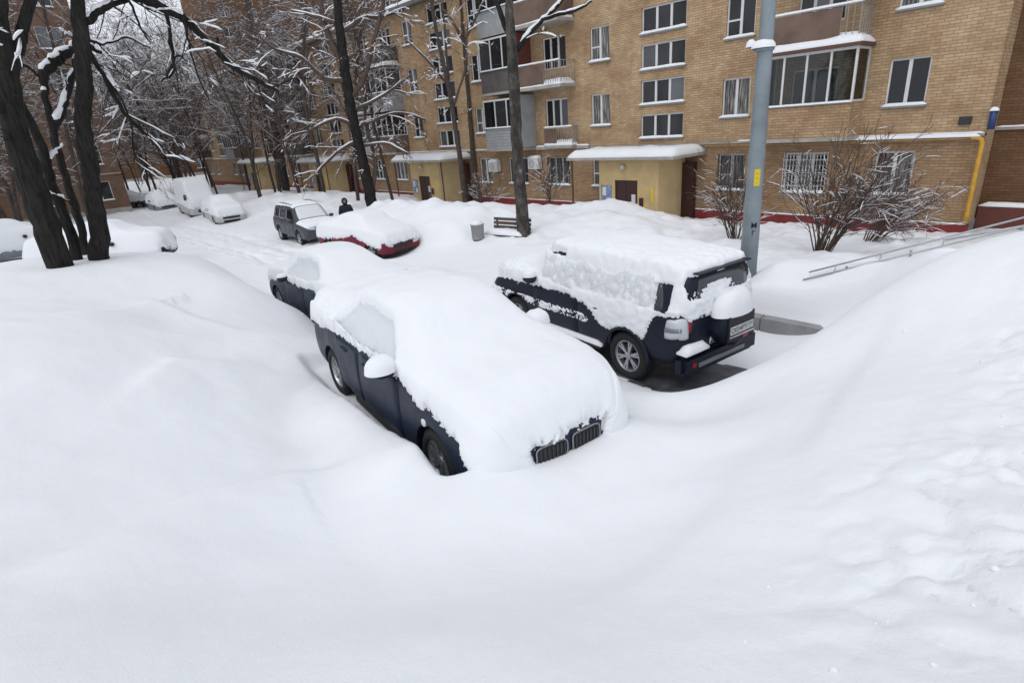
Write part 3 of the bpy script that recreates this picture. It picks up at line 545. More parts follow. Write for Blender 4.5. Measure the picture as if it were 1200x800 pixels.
# far buildings -----------------------------------------------------------------
def block(name, label, x, y0, y1, ztop, mat, storeys, step, wz, z0=.2, depth=14):
    """a block whose long face looks along +X"""
    root = empty(name, (x, (y0+y1)/2, z0)); tag(root, label, 'building'); W = y1-y0
    hs_ = []; n = int(W/step)
    for i in range(n):
        for f_ in range(storeys): c = -W/2+(i+.5)*W/n; hs_.append((c-.8, c+.8, wz+f_*2.8, wz+1.5+f_*2.8))
    w = wall_mesh(-W/2, W/2, -1, ztop, hs_).build('wall', M[mat], root, rot=(0, 0, math.pi/2))
    for i, (a, c, e, f_) in enumerate(hs_): window(root, a, c, e, f_, (.5,), seed=i, rot=math.pi/2, loc=(0, a, e))
    b = MB(); b.quad((0, W/2, -1), (-depth, W/2, -1), (-depth, W/2, ztop), (0, W/2, ztop)); b.quad((0, -W/2, -1), (0, -W/2, ztop), (-depth, -W/2, ztop), (-depth, -W/2, -1)); b.quad((-depth, -W/2, -1), (-depth, -W/2, ztop), (-depth, W/2, ztop), (-depth, W/2, -1)); b.build('side_wall', M[mat], root)
    r = MB().box((-depth-.3, -W/2-.3, ztop), (.3, W/2+.3, ztop+.35)).build('roof', M['roof_metal'], root); link('snow', snow_pad(depth, W, .3, 1), M['snow'], r, True, (-depth/2, 0, ztop+.35))
    MB().box((.002, -W/2, 3.2), (.1, W/2, 3.3)).build('ledge', M['slab'], root); MB().box((.002, -W/2, -1), (.06, W/2, .5)).build('plinth', M['slab'], root)
    return root
block('brick_building', 'brown brick building behind the thick leaning tree trunks', -58, -24, 8.6, 24, 'brick_orange', 8, 3.4, 1.2)
block('low_house', 'distant low brown house closing off the end of the road', -124, -12, 34, 11, 'brick_dark', 3, 4.2, 1.2)
block('tower_block', 'tall dark brick tower block rising behind the roadside trees', -104, 33.5, 80, 48, 'brick_dark', 14, 4.2, 1.2)

# ------------------------------------------------------------------ cars
def lerp_tab(tab, x):
    """smooth (monotone cubic) interpolation of a table of stations"""
    T = np.array(tab, float); xs = T[:, 0]; out = []
    for c in range(1, T.shape[1]):
        y = T[:, c]; h = np.diff(xs); dl = np.diff(y)/h; m = np.zeros(len(y)); m[0] = dl[0]; m[-1] = dl[-1]
        for i in range(1, len(y)-1):
            m[i] = 0 if dl[i-1]*dl[i] <= 0 else 3*(h[i-1]+h[i])/((2*h[i]+h[i-1])/dl[i-1]+(h[i]+2*h[i-1])/dl[i])
        k = np.clip(np.searchsorted(xs, x)-1, 0, len(h)-1); t = (x-xs[k])/h[k]
        out.append((2*t**3-3*t**2+1)*y[k]+(t**3-2*t**2+t)*h[k]*m[k]+(-2*t**3+3*t**2)*y[k+1]+(t**3-t**2)*h[k]*m[k+1])
    return out
def loft(spec, nx, nv):
    """grid of points [station, around half section], x forward from the tail, y>=0 the left half"""
    L = spec['tab'][-1][0]; u = np.linspace(0, 1, nx); x = L*(.5-.5*np.cos(np.pi*u))*.35+L*u*.65
    zb, zs, zt, ws, wb, wt = lerp_tab(spec['tab'], x)
    rows = []
    for i in range(nx):
        wm = max(ws[i], wb[i])+.02
        P = np.array([(0, zb[i]), (ws[i]*.85, zb[i]), (ws[i], zb[i]+.09), (wm, zb[i]+.42*(zs[i]-zb[i])), (wm-.005, zb[i]+.72*(zs[i]-zb[i])), (wb[i], zs[i]), (wb[i]-.05, zs[i]+.03*(zt[i]-zs[i])/.4),
                      (wt[i]+.03, zt[i]-.07*min(1, (zt[i]-zs[i])/.3)), (wt[i]-.06, zt[i]), (wt[i]*.5, zt[i]+.025), (0, zt[i]+.03)])
        cnt = np.array([3, 2, 5, 4, 4, 2, 7, 3, 4, 4])*nv; seg = []
        for k in range(10): t = np.arange(cnt[k])/cnt[k]; seg.append(P[k]+(P[k+1]-P[k])*t[:, None])
        seg.append(P[-1:]); q = np.concatenate(seg)
        for _ in range(2*nv*nv):
            q[1:-1] = .25*q[:-2]+.5*q[1:-1]+.25*q[2:]
        rows.append(q)
    R = np.array(rows); G = np.concatenate([np.repeat(x[:, None, None], R.shape[1], 1), R], 2)
    full = np.concatenate([G, (G*[1, -1, 1])[:, -2:0:-1]], 1)      # closed ring: left half up, right half down
    caps = []                                                      # close both ends with shrinking rings
    for e, sg in ((0, -1), (-1, 1)):
        c = full[e].mean(0); c[1] = 0; ks = np.linspace(1, .04, max(4, nx//8))[1:]
        caps.append([c+(full[e]-c)*k+np.array([sg*.035*(1-k*k), 0, 0]) for k in ks])
    return np.concatenate([np.array(caps[0][::-1]), full, np.array(caps[1])], 0)
def grid_faces(n, m, closed=True):
    i = np.arange(n-1)[:, None]*m; j = np.arange(m if closed else m-1)[None, :]; jn = (j+1) % m
    return np.stack([i+j, i+jn, i+m+jn, i+m+j], -1).reshape(-1, 4)
_bodyc = {}
def body_mesh(key, spec):
    if key in _bodyc: return _bodyc[key]
    Gd = loft(spec, 90, 1); n, m = Gd.shape[:2]
    V = Gd.reshape(-1, 3).tolist(); Fc = grid_faces(n, m).tolist()
    c0 = len(V); V += [Gd[0].mean(0).tolist(), Gd[-1].mean(0).tolist()]
    Fc += [(c0, (j+1) % m, j) for j in range(m)]+[(c0+1, (n-1)*m+j, (n-1)*m+(j+1) % m) for j in range(m)]
    me = bpy.data.meshes.new('body'); me.from_pydata(V, [], Fc); me.update()
    bm = bmesh.new(); bm.from_mesh(me); bmesh.ops.recalc_face_normals(bm, faces=bm.faces[:]); bm.to_mesh(me)
    bvh = BVHTree.FromBMesh(bm); bm.free()
    o = bpy.data.objects.new('tmp', me); col.objects.link(o)
    cut = MB()
    for xw in spec['axles']:
        for sg in (-1, 1):
            a = MB().lathe([(.001, -.32), (spec['arch'], -.32), (spec['arch'], .3), (.001, .3)], 40, 'y'); cut.add([(v[0]+xw, v[1]+sg*spec['hw'], v[2]+spec['rw']) for v in a.v], a.f)
    cme = cut.mesh('cut'); bm = bmesh.new(); bm.from_mesh(cme); bmesh.ops.remove_doubles(bm, verts=bm.verts[:], dist=.0005); bmesh.ops.recalc_face_normals(bm, faces=bm.faces[:]); bm.to_mesh(cme); bm.free()
    co = bpy.data.objects.new('cut', cme); col.objects.link(co)
    md = o.modifiers.new('b', 'BOOLEAN'); md.operation = 'DIFFERENCE'; md.object = co; md.solver = 'EXACT'
    dg = bpy.context.evaluated_depsgraph_get(); r = bpy.data.meshes.new_from_object(o.evaluated_get(dg)); r.name = 'body'
    bpy.data.objects.remove(o); bpy.data.objects.remove(co)
    bm = bmesh.new(); bm.from_mesh(r)
    for f_ in bm.faces: f_.smooth = True
    for e in bm.edges:
        if len(e.link_faces) == 2 and e.calc_face_angle(0) > .7: e.smooth = False
    bm.to_mesh(r); bm.free()
    _bodyc[key] = (r, bvh); return _bodyc[key]
def patch(bvh, c, axis, n=10, m=8, off=.004, rnd=0, sgn=1):
    """a curved panel: quad c (4 corners in the projected plane) laid onto the body along an axis"""
    c = np.array(c, float); V = []
    for i in range(n+1):
        for j in range(m+1):
            s, t = 2*i/n-1, 2*j/m-1
            s2, t2 = s*math.sqrt(1-rnd*t*t/2), t*math.sqrt(1-rnd*s*s/2); a, b_ = (s2+1)/2, (t2+1)/2
            p = c[0]*(1-a)*(1-b_)+c[1]*a*(1-b_)+c[2]*a*b_+c[3]*(1-a)*b_
            if axis == 'y': o_, d_ = Vector((p[0], 3*sgn, p[1])), Vector((0, -sgn, 0))
            elif axis == 'x': o_, d_ = Vector((9 if sgn > 0 else -5, p[0], p[1])), Vector((-sgn, 0, 0))
            else: o_, d_ = Vector((p[0], p[1], 5)), Vector((0, 0, -1))
            h, nn, _, _ = bvh.ray_cast(o_, d_)
            if h is None: h, nn, _, _ = bvh.find_nearest(o_)
            if nn.dot(d_) > 0: nn = -nn
            V.append(np.array(h+nn*off))
    b = MB(); Q = []
    for i in range(n):
        for j in range(m): k = i*(m+1)+j; Q.append((k, k+1, k+m+2, k+m+1))
    bd = [i*(m+1) for i in range(n+1)]+[n*(m+1)+j for j in range(1, m+1)]+[i*(m+1)+m for i in range(n-1, -1, -1)]+[j for j in range(m-1, 0, -1)]
    k0 = len(V); ctr = {'y': np.array([0, -sgn, 0]), 'x': np.array([-sgn, 0, 0]), 'z': np.array([0, 0, -1])}[axis]
    V += [V[k]+ctr*(off+.012) for k in bd]; L = len(bd); Q += [(bd[k], bd[(k+1) % L], k0+(k+1) % L, k0+k) for k in range(L)]
    b.add(V, Q); return b
_wh = {}
def wheel_mesh(r, w, spokes):
    if (r, w, spokes) in _wh: return _wh[(r, w, spokes)]
    ri = r*.66
    ty = MB().lathe([(ri, -w/2+.02), (ri+.02, -w/2), (r-.04, -w/2+.005), (r-.008, -w/2+.03), (r, -w/4), (r, w/4), (r-.008, w/2-.03), (r-.04, w/2-.005), (ri+.02, w/2), (ri, w/2-.02), (ri, -w/2+.02)], 36, 'y')
    for k in range(36):
        a = 2*math.pi*k/36
        for sg in (-1, 1):
            c, s = math.cos(a+.04*sg), math.sin(a+.04*sg); ty.add([(c*(r-.004)-s*.014, sg*.03, s*(r-.004)+c*.014), (c*(r-.004)+s*.014, sg*.03, s*(r-.004)-c*.014), (c*(r-.004)+s*.014, sg*(w/2-.02), s*(r-.004)-c*.014), (c*(r-.004)-s*.014, sg*(w/2-.02), s*(r-.004)+c*.014),
                (c*(r+.009)-s*.014, sg*.03, s*(r+.009)+c*.014), (c*(r+.009)+s*.014, sg*.03, s*(r+.009)-c*.014), (c*(r+.009)+s*.014, sg*(w/2-.035), s*(r+.009)-c*.014), (c*(r+.009)-s*.014, sg*(w/2-.035), s*(r+.009)+c*.014)], [(4, 5, 6, 7), (0, 1, 5, 4), (1, 2, 6, 5), (2, 3, 7, 6), (3, 0, 4, 7)])
    rm = MB().lathe([(ri, -w/2+.03), (ri+.004, w/2-.025), (ri-.015, w/2-.02), (ri-.03, w/2-.05), (ri-.04, 0)], 36, 'y'); rm.lathe([(.001, w/2-.03), (.055, w/2-.035), (.065, w/2-.08), (.001, w/2-.085)], 20, 'y')
    for k in range(spokes):
        a = 2*math.pi*k/spokes
        for da in (-.13, .13):
            c, s = math.cos(a+da*.4), math.sin(a+da*.4); c2, s2 = math.cos(a+da), math.sin(a+da); r0, r1, hw = .05, ri-.012, .016
            q = []
            for (rr, cc, ss, yy) in ((r0, c, s, w/2-.045), (r1, c2, s2, w/2-.035)):
                for dy in (0, -.03): q += [(cc*rr-ss*hw, yy+dy, ss*rr+cc*hw), (cc*rr+ss*hw, yy+dy, ss*rr-cc*hw)]
            rm.add(q, [(0, 1, 5, 4), (2, 6, 7, 3), (0, 4, 6, 2), (1, 3, 7, 5)])
    rm2 = MB().lathe([(.001, -.01), (ri-.02, -.01)], 24, 'y')
    res = (ty.mesh('tyre'), rm.mesh('rim'), rm2.mesh('brake_disc')); _wh[(r, w, spokes)] = res; return res
def nz3(p, s, seed=0): return noise.fractal(Vector((p[0]*s+seed, p[1]*s-seed*.7, p[2]*s+seed*1.3)), 1.0, 2.0, 4)
def smooth1(a, k):
    w = np.exp(-np.linspace(-2, 2, 2*k+1)**2); w /= w.sum(); return np.convolve(np.pad(a, k, 'edge'), w, 'valid')
def car_snow(spec, top, side, mask, nx=150, nv=2, seed=0, fill=.5, edge=.03, k=None, rough=.008, win=None, smooth=5, wt=.014):
    """snow as its own closed skin over the bodywork: deep on level faces, a crust on the sides, nothing where mask < 0"""
    Gd = loft(spec, nx, nv); n, m = Gd.shape[:2]
    du = np.gradient(Gd, axis=0); dv = np.roll(Gd, -1, 1)-np.roll(Gd, 1, 1); N = np.cross(dv, du); ln = np.linalg.norm(N, axis=2, keepdims=True)+1e-9; N /= ln
    h = m//2; 
    if N[n//2, h][2] < 0: N = -N
    x = Gd[:, 0, 0]; ztop = Gd[:, h, 2]; kk = k or max(3, int(n*.07)); zf = smooth1(np.maximum(ztop, 0), kk); extra = np.clip(zf-ztop, 0, .3)*fill
    # round the ends: level the normal towards the end caps
    out = Gd.copy(); val = np.zeros((n, m))
    wz = np.clip((N[..., 2]-.18)/.6, 0, 1); wz = wz*wz*(3-2*wz)
    for j in range(m):
        wz[:, j] = smooth1(wz[:, j], max(2, n//60))
    if win is not None:
        for i in range(n):
            for j in range(m):
                if win(Gd[i, j]): wz[i, j] *= .12
    for i in range(n):
        endf = max(0, min(1, (x[i]-x.min()+.02)/.15, (x.max()-x[i]+.02)/.15))
        for j in range(m):
            p = Gd[i, j]
            mk = mask(p[0], p[1], p[2], wz[i, j])+.38*nz3(p, 5, seed)+.45*nz3(p, 26, seed+3)
            val[i, j] = mk
            s = min(1, max(0, mk/.5)); s = s*s*(3-2*s)
            T = wz[i, j]*(top(p[0], p[1])+extra[i])*(.55+.45*endf); q = nz3(p, 2.2, seed+9)*.016*wz[i, j]+nz3(p, 14, seed+5)*rough
            t = (side if win is None or not win(p) else wt)*(1-wz[i, j])+edge*wz[i, j]
            if s <= 0: out[i, j] = p-N[i, j]*.012
            else: out[i, j] = p+N[i, j]*(t*s+q*s-.012*(1-s))+np.array([0, 0, T*s])
    full = val > .5
    for _ in range(smooth):
        av = .25*(np.roll(out, 1, 1)+np.roll(out, -1, 1))+.25*(np.concatenate([out[:1], out[:-1]])+np.concatenate([out[1:], out[-1:]])); wv = (full*.7)[..., None]; wv[0] = 0; wv[-1] = 0; out = out*(1-wv)+av*wv
    Fc = grid_faces(n, m); keep = (val.reshape(-1)[Fc] > 0).any(1); Q = [tuple(q) for q in Fc[keep].tolist()]
    V = out.reshape(-1, 3).tolist(); vl = val.reshape(n, m)
    me = bpy.data.meshes.new('snow_cover'); me.from_pydata(V, [], Q); me.update()
    if win is not None:
        P = Gd.reshape(-1, 3); me.materials.append(M['snow_car']); me.materials.append(M['frost'])
        me.polygons.foreach_set('material_index', np.array([1 if win(P[q[0]]) else 0 for q in Q], np.int32))
    bm = bmesh.new(); bm.from_mesh(me); bmesh.ops.delete(bm, geom=[v for v in bm.verts if not v.link_faces], context='VERTS'); bmesh.ops.recalc_face_normals(bm, faces=bm.faces[:]); bm.to_mesh(me); bm.free()
    return me
# tables: x from the tail, underside z, belt z, top z, half widths at sill, belt, top
SEDAN = dict(tab=[(0, .42, .80, .92, .62, .66, .52), (.06, .32, .86, 1.0, .74, .76, .60), (.25, .26, .92, 1.07, .84, .83, .66), (.8, .2, .95, 1.11, .87, .86, .66), (1.0, .18, .95, 1.14, .88, .87, .64), (1.75, .13, .95, 1.38, .88, .87, .56), (2.3, .12, .94, 1.415, .88, .87, .56), (2.8, .12, .93, 1.38, .88, .87, .56), (3.45, .15, .92, 1.02, .88, .87, .66), (3.6, .2, .91, .99, .88, .86, .68), (4.2, .22, .84, .92, .86, .82, .66), (4.48, .25, .76, .82, .80, .74, .60), (4.6, .3, .68, .72, .70, .66, .52), (4.63, .36, .62, .66, .62, .60, .48)],
             axles=(.98, 3.80), arch=.375, rw=.325, hw=.90, w=.22)
SEDAN_L = dict(SEDAN)
SUV = dict(tab=[(0, .50, 1.08, 1.60, .62, .72, .60), (.05, .5, 1.12, 1.70, .82, .84, .64), (.2, .42, 1.14, 1.76, .88, .89, .66), (.8, .38, 1.14, 1.79, .91, .90, .67), (2.2, .36, 1.13, 1.80, .91, .90, .67), (2.85, .36, 1.13, 1.76, .91, .90, .66), (3.5, .36, 1.13, 1.24, .91, .89, .70), (3.7, .36, 1.12, 1.19, .91, .88, .72), (4.35, .38, 1.04, 1.12, .89, .85, .68), (4.6, .42, .95, 1.02, .84, .78, .6), (4.7, .5, .8, .86, .74, .7, .5)],
           axles=(.95, 3.73), arch=.44, rw=.38, hw=.93, w=.26)
CROSS = dict(tab=[(0, .55, .98, 1.45, .6, .7, .56), (.05, .42, 1.02, 1.56, .8, .82, .6), (.2, .34, 1.04, 1.63, .86, .87, .62), (.8, .3, 1.04, 1.69, .88, .88, .62), (2.1, .28, 1.02, 1.70, .88, .88, .62), (2.7, .28, 1.01, 1.64, .88, .88, .61), (3.45, .28, 1.0, 1.10, .88, .87, .68), (3.65, .28, .98, 1.06, .88, .86, .7), (4.3, .32, .92, .99, .85, .81, .64), (4.5, .4, .82, .88, .74, .7, .54)],
             axles=(.88, 3.55), arch=.41, rw=.355, hw=.90, w=.24)
VAN = dict(tab=[(0, .5, 1.1, 2.05, .8, .84, .72), (.06, .4, 1.15, 2.2, .93, .93, .78), (.4, .34, 1.15, 2.32, .95, .95, .8), (3.2, .32, 1.12, 2.34, .95, .95, .8), (3.9, .32, 1.1, 2.2, .95, .94, .76), (4.6, .32, 1.08, 1.3, .95, .92, .78), (5.0, .34, 1.0, 1.15, .92, .86, .7), (5.2, .42, .84, .95, .8, .74, .58)],
           axles=(1.0, 4.2), arch=.4, rw=.34, hw=.96, w=.22)
def make_car(name, label, group, key, spec, mat, loc, rz, wins, doors, spokes=5, extras=True, wheels=True):
    root = empty(name, loc, rz); tag(root, label, 'car', group)
    me, bvh = body_mesh(key, spec); me = me.copy(); me.materials.clear(); bo = link('body', me, M[mat], root)
    for c in wins:
        for sg in (1, -1): patch(bvh, c, 'y', 10, 6, .006, .25, sg).build('side_window', M['car_glass'], root, True)
    for c in doors:
        for sg in (1, -1):
            d_ = patch(bvh, c, 'y', 8, 10, .007, .12, sg).build('door', M[mat], root, True)
            hx, hz = c[0][0]+.13, c[2][1]-.12
            patch(bvh, [(hx, hz), (hx+.2, hz), (hx+.2, hz+.035), (hx, hz+.035)], 'y', 4, 2, .03, .6, sg).build('handle', M[mat], d_, True)
    if wheels:
        ty, rm, dk = wheel_mesh(spec['rw'], spec['w'], spokes)
        for xw in spec['axles']:
            for sg in (1, -1):
                w = link('wheel', ty, M['rubber'], root, True, (xw, sg*(spec['hw']-spec['w']/2-.015), spec['rw']), (0, .3*sg, 0 if sg > 0 else math.pi))
                link('rim', rm, M['rim'], w); link('brake_disc', dk, M['metal_dark'], w)
    return root, bvh
def mirror_part(root, x, y, z, sg, mat, sx=.11):
    """door mirror: a rounded housing on a short arm"""
    b = MB(); prof = [(0, 0), (.5, .04), (.85, .12), (1, .3), (.98, .6), (.86, .9), (.6, 1), (0, 1.02)]
    V = []; k = 14
    for i in range(k):
        a = 2*math.pi*i/k
        for r, h in prof: V.append((sx*(h-.5)*1.3, .115*r*math.cos(a), .075*r*math.sin(a)))
    n = len(prof); b.add(V, [(i*n+j, ((i+1) % k)*n+j, ((i+1) % k)*n+j+1, i*n+j+1) for i in range(k) for j in range(n-1)])
    o = b.build('mirror', M[mat], root, True, (x, sg*(y+.1), z)); MB().box((-.03, -.12*sg, -.07), (.03, 0, -.03)).build('arm', M['black'], o)
    return o
SW = [[(1.30, .985), (1.98, .975), (1.98, 1.33), (1.62, 1.28)], [(2.03, .975), (3.05, .965), (2.68, 1.31), (2.03, 1.33)]]
SD = [[(1.33, .30), (2.02, .28), (2.02, .93), (1.18, .93)], [(2.04, .28), (3.12, .28), (3.12, .92), (2.04, .93)]]
KW = [[(.32, 1.2), (.98, 1.2), (.98, 1.64), (.42, 1.58)], [(1.05, 1.2), (1.98, 1.19), (1.98, 1.65), (1.05, 1.65)], [(2.05, 1.19), (3.15, 1.18), (2.72, 1.61), (2.05, 1.65)]]
KD = [[(1.30, .46), (2.0, .44), (2.0, 1.11), (1.12, 1.11)], [(2.02, .44), (3.2, .44), (3.2, 1.1), (2.02, 1.11)]]
CW = [[(.3, 1.1), (.95, 1.09), (.95, 1.5), (.4, 1.44)], [(1.0, 1.09), (1.95, 1.08), (1.95, 1.54), (1.0, 1.53)], [(2.0, 1.08), (3.1, 1.06), (2.6, 1.5), (2.0, 1.54)]]
CD = [[(1.25, .36), (1.96, .34), (1.96, 1.0), (1.06, 1.0)], [(1.98, .34), (3.1, .34), (3.1, .99), (1.98, 1.0)]]
def front_parts(root, bvh, spec, key, mat):
    L = spec['tab'][-1][0]; z = spec['tab'][-2][2]
    for sg in (1, -1):
        patch(bvh, [(.38*sg, z-.16), (.68*sg, z-.13), (.74*sg, z-.0), (.4*sg, z-.04)], 'x', 8, 5, .006, .4, 1).build('headlight', M['lamp_clear'], root, True)
        patch(bvh, [(.42*sg, z-.02-.0), (.70*sg, z-.02), (.72*sg, z+.16), (.5*sg, z+.14)], 'x', 6, 5, .006, .4, -1).build('tail_light', M['lamp_red'], root, True)
    patch(bvh, [(-.45, z-.42), (.45, z-.42), (.5, z-.28), (-.5, z-.28)], 'x', 8, 4, .006, .3, 1).build('lower_grille', M['black'], root, True)
    patch(bvh, [(-.26, z-.29), (.26, z-.29), (.26, z-.175), (-.26, z-.175)], 'x', 6, 3, .012, .1, -1).build('number_plate', M['plate_white'], root, True)

# --- dark sedan in front, nose towards the camera
BM = CARS[0][:2]+(1.56,); BYAW = CARS[0][2]
car1, bv1 = make_car('sedan', 'navy sedan under thick snow with a twin framed grille showing', 'cars parked on the snowy yard road', 'sedan', SEDAN, 'paint_navy', BM, BYAW, SW, SD, 7)
front_parts(car1, bv1, SEDAN, 'sedan', 'paint_navy')
for c_ in (car1,): MB().box((1.42, -.82, .03), (3.36, .82, .2)).build('underbody_shade', M['black'], c_, bev=.03)  # black box added below the floor so the gap reads as shade
for sg in (1, -1):
    kd = patch(bv1, [(.03*sg, .475), (.36*sg, .49), (.34*sg, .635), (.03*sg, .645)], 'x', 10, 6, .014, .35, 1).build('grille', M['black'], car1, True)
    ring = []
    for k in range(41):
        a = 2*math.pi*k/40; cx_, sx_ = math.copysign(abs(math.cos(a))**.4, math.cos(a)), math.copysign(abs(math.sin(a))**.4, math.sin(a))
        y_, z_ = sg*(.195+.165*cx_), .56+.08*sx_; h = bv1.ray_cast(Vector((9, y_, z_)), Vector((-1, 0, 0)))[0]; ring.append((h.x+.014, y_, z_))
    MB().tube(ring, .008, 6, False).build('frame', M['metal_grey'], kd, True)
    for k in range(7):
        y_ = sg*(.065+.043*k); h = bv1.ray_cast(Vector((9, y_, .56)), Vector((-1, 0, 0)))[0]; MB().box((h.x+.008, y_-.006, .50), (h.x+.022, y_+.006, .62)).build('slat', M['metal_dark'], kd)
    mr = mirror_part(car1, 2.98, .87, 1.02, sg, 'paint_navy'); link('snow', heap(.14, .17, .16, 1), M['snow_car'], mr, True, (0, 0, .0))
    patch(bv1, [(3.62, .66), (3.70, .66), (3.70, .73), (3.62, .73)], 'y', 4, 4, .008, .8, sg).build('side_marker', M['frost'], car1, True)
def m1(x, y, z, w):
    if x > 4.40 and abs(y) < .80:
        a = (z-.635)*10 if abs(y-.02) < .40+.35*(z-.52) else (z-.30)*8
        return a
    zc = np.interp(x, [0, .3, .9, 1.3, 2.9, 3.3, 3.9, 4.2, 4.34, 4.42], [.80, .86, .92, .95, .95, .90, .80, .74, .60, .36])
    return (z-zc)*10+w*.3
def top1(x, y): return np.interp(x, [0, .5, 1.0, 1.8, 2.8, 3.5, 4.2, 4.63], [.18, .2, .16, .13, .12, .16, .19, .13])*(1-.12*abs(y))
def in_poly(px_, pz_, P):
    r = False
    for (x0, z0), (x1, z1) in zip(P, P[1:]+P[:1]):
        if (z0 > pz_) != (z1 > pz_) and px_ < (x1-x0)*(pz_-z0)/(z1-z0)+x0: r = not r
    return r
WIN1 = [(1.22, .99), (3.0, .97), (2.86, 1.12), (2.62, 1.31), (2.0, 1.345), (1.6, 1.29)]
link('snow_cover', car_snow(SEDAN, top1, .05, m1, 230, 3, 1, .8, .04, win=lambda p: in_poly(p[0], p[2], WIN1)), None, car1, True)

# --- second sedan, behind it, nose away
car2, bv2 = make_car('sedan', 'slate blue sedan buried in snow behind the navy sedan', 'cars parked on the snowy yard road', 'sedan', SEDAN_L, 'paint_slate', (-10.0, 5.316, .85), 3.129, SW, SD, 10)
front_parts(car2, bv2, SEDAN, 'sedan', 'paint_slate')
for sg in (1, -1):
    mr = mirror_part(car2, 2.98, .87, 1.0, sg, 'paint_slate'); link('snow', heap(.1, .13, .08, 1), M['snow_car'], mr, True, (0, 0, .04))
MB().box((1.42, -.85, .03), (3.36, .85, .2)).build('underbody_shade', M['black'], car2, bev=.03)  # same added black block, standing in for the shade under the sills
def m2(x, y, z, w): return (z-np.interp(x, [0, .5, 1.2, 3.2, 4.2, 4.6], [.72, .86, .90, .90, .76, .6]))*9+w*.3
link('snow_cover', car_snow(SEDAN, lambda x, y: .2, .045, m2, 150, 2, 4, .7, win=lambda p: in_poly(p[0], p[2], WIN1)), None, car2, True)

# --- off-road car with the spare wheel on its tailgate
car3, bv3 = make_car('off_road_car', 'black off-road car with snow-plastered sides and spare wheel on tailgate', 'cars parked on the snowy yard road', 'suv', SUV, 'paint_black', (-3.75, 7.19, .97), 3.023, KW, KD, 6)
front_parts(car3, bv3, SUV, 'suv', 'paint_black')
tg = patch(bv3, [(-.66, .62), (.66, .62), (.66, 1.16), (-.66, 1.16)], 'x', 12, 8, .012, .25, -1).build('tailgate', M['paint_black'], car3, True)
rw_ = patch(bv3, [(-.6, 1.22), (.6, 1.22), (.52, 1.68), (-.52, 1.68)], 'x', 12, 8, .012, .2, -1).build('rear_window', M['car_glass'], car3, True)
MB().box((.10, -.58, 1.755), (.22, .58, 1.775)).build('spoiler', M['paint_black'], car3, bev=.006, loc=(-.16, 0, -.02))
for sg in (1, -1):
    patch(bv3, [(.70*sg, .86), (.84*sg, .86), (.84*sg, 1.16), (.72*sg, 1.16)], 'x', 4, 6, .012, .3, -1).build('tail_light', M['lamp_clear'], car3, True)
    patch(bv3, [(.03, .88), (.24, .86), (.22, 1.14), (.03, 1.14)], 'y', 5, 6, .01, .3, sg).build('tail_light', M['lamp_clear'], car3, True)
    patch(bv3, [(.03, .97), (.24, .96), (.23, 1.03), (.03, 1.03)], 'y', 5, 3, .014, .1, sg).build('tail_light_band', M['metal_grey'], car3, True)
    mr = mirror_part(car3, 3.2, .88, 1.22, sg, 'black', .14); link('snow', heap(.12, .13, .11, 1), M['snow_car'], mr, True, (0, 0, .05))
    a = np.linspace(math.pi*.02, math.pi*.98, 20); MB().tube(np.stack([.95+.45*np.cos(a), np.full(20, sg*.925), .38+.45*np.sin(a)], -1), .03, 6).build('arch_lip', M['paint_black'], car3, True)
    st = MB().box((1.45, sg*.80, .36), (3.2, sg*.97, .41)).build('running_board', M['black'], car3, bev=.012); link('snow', snow_pad(1.7, .15, .07, 3), M['snow_car'], st, True, (2.3, sg*.885, .41))
bu = MB().box((-.09, -.86, .30), (.14, .86, .64)).build('rear_bumper', M['paint_black'], car3, bev=.07)
MB().box((-.105, -.5, .42), (-.085, .56, .48)).build('step_plate', M['metal_grey'], bu); MB().box((-.105, .62, .45), (-.085, .70, .51)).build('reflector', M['lamp_red'], bu)
link('snow', snow_pad(.18, .5, .12, 1), M['snow_car'], bu, True, (-.02, .6, .66))
sp = MB().lathe([(.001, -.30), (.30, -.29), (.345, -.26), (.365, -.2), (.365, -.02)], 40, 'x').build('spare_wheel_cover', M['paint_black'], car3, True, (0, -.06, .98))
MB().box((-.315, -.30, -.24), (-.29, .30, .13)).build('plate_holder', M['black'], sp, bev=.01)
pl = MB().box((-.327, -.26, -.13), (-.3155, .26, -.018)).build('number_plate', M['plate_white'], sp)
MB().box((-.335, -.28, -.172), (-.316, .28, -.145)).build('chrome_strip', M['chrome'], sp); MB().box((-.324, -.15, -.235), (-.3155, -.03, -.185)).build('reflector', M['lamp_red'], sp)
def text_mesh(txt, size):
    cu = bpy.data.curves.new('t', 'FONT'); cu.body = txt; cu.size = size; cu.align_x = 'CENTER'; cu.align_y = 'CENTER'; cu.offset = size*.012
    o = bpy.data.objects.new('t', cu); col.objects.link(o); dg = bpy.context.evaluated_depsgraph_get(); me = bpy.data.meshes.new_from_object(o.evaluated_get(dg)); bpy.data.objects.remove(o); me.name = 'lettering'; return me
RX = (math.pi/2, 0, -math.pi/2)
link('lettering', text_mesh('O034PY', .105), M['ink'], pl, False, (-.3285, .075, -.073), RX); link('lettering', text_mesh('777', .07), M['ink'], pl, False, (-.3285, -.185, -.062), RX); link('lettering', text_mesh('RUS', .025), M['ink'], pl, False, (-.3285, -.185, -.112), RX)
MB().box((-.329, -.118, -.125), (-.3272, -.114, -.022)).build('divider', M['ink'], pl)
link('lettering', text_mesh('OFF ROAD', .055), M['metal_grey'], sp, False, (-.3165, 0, .07), RX) if False else None
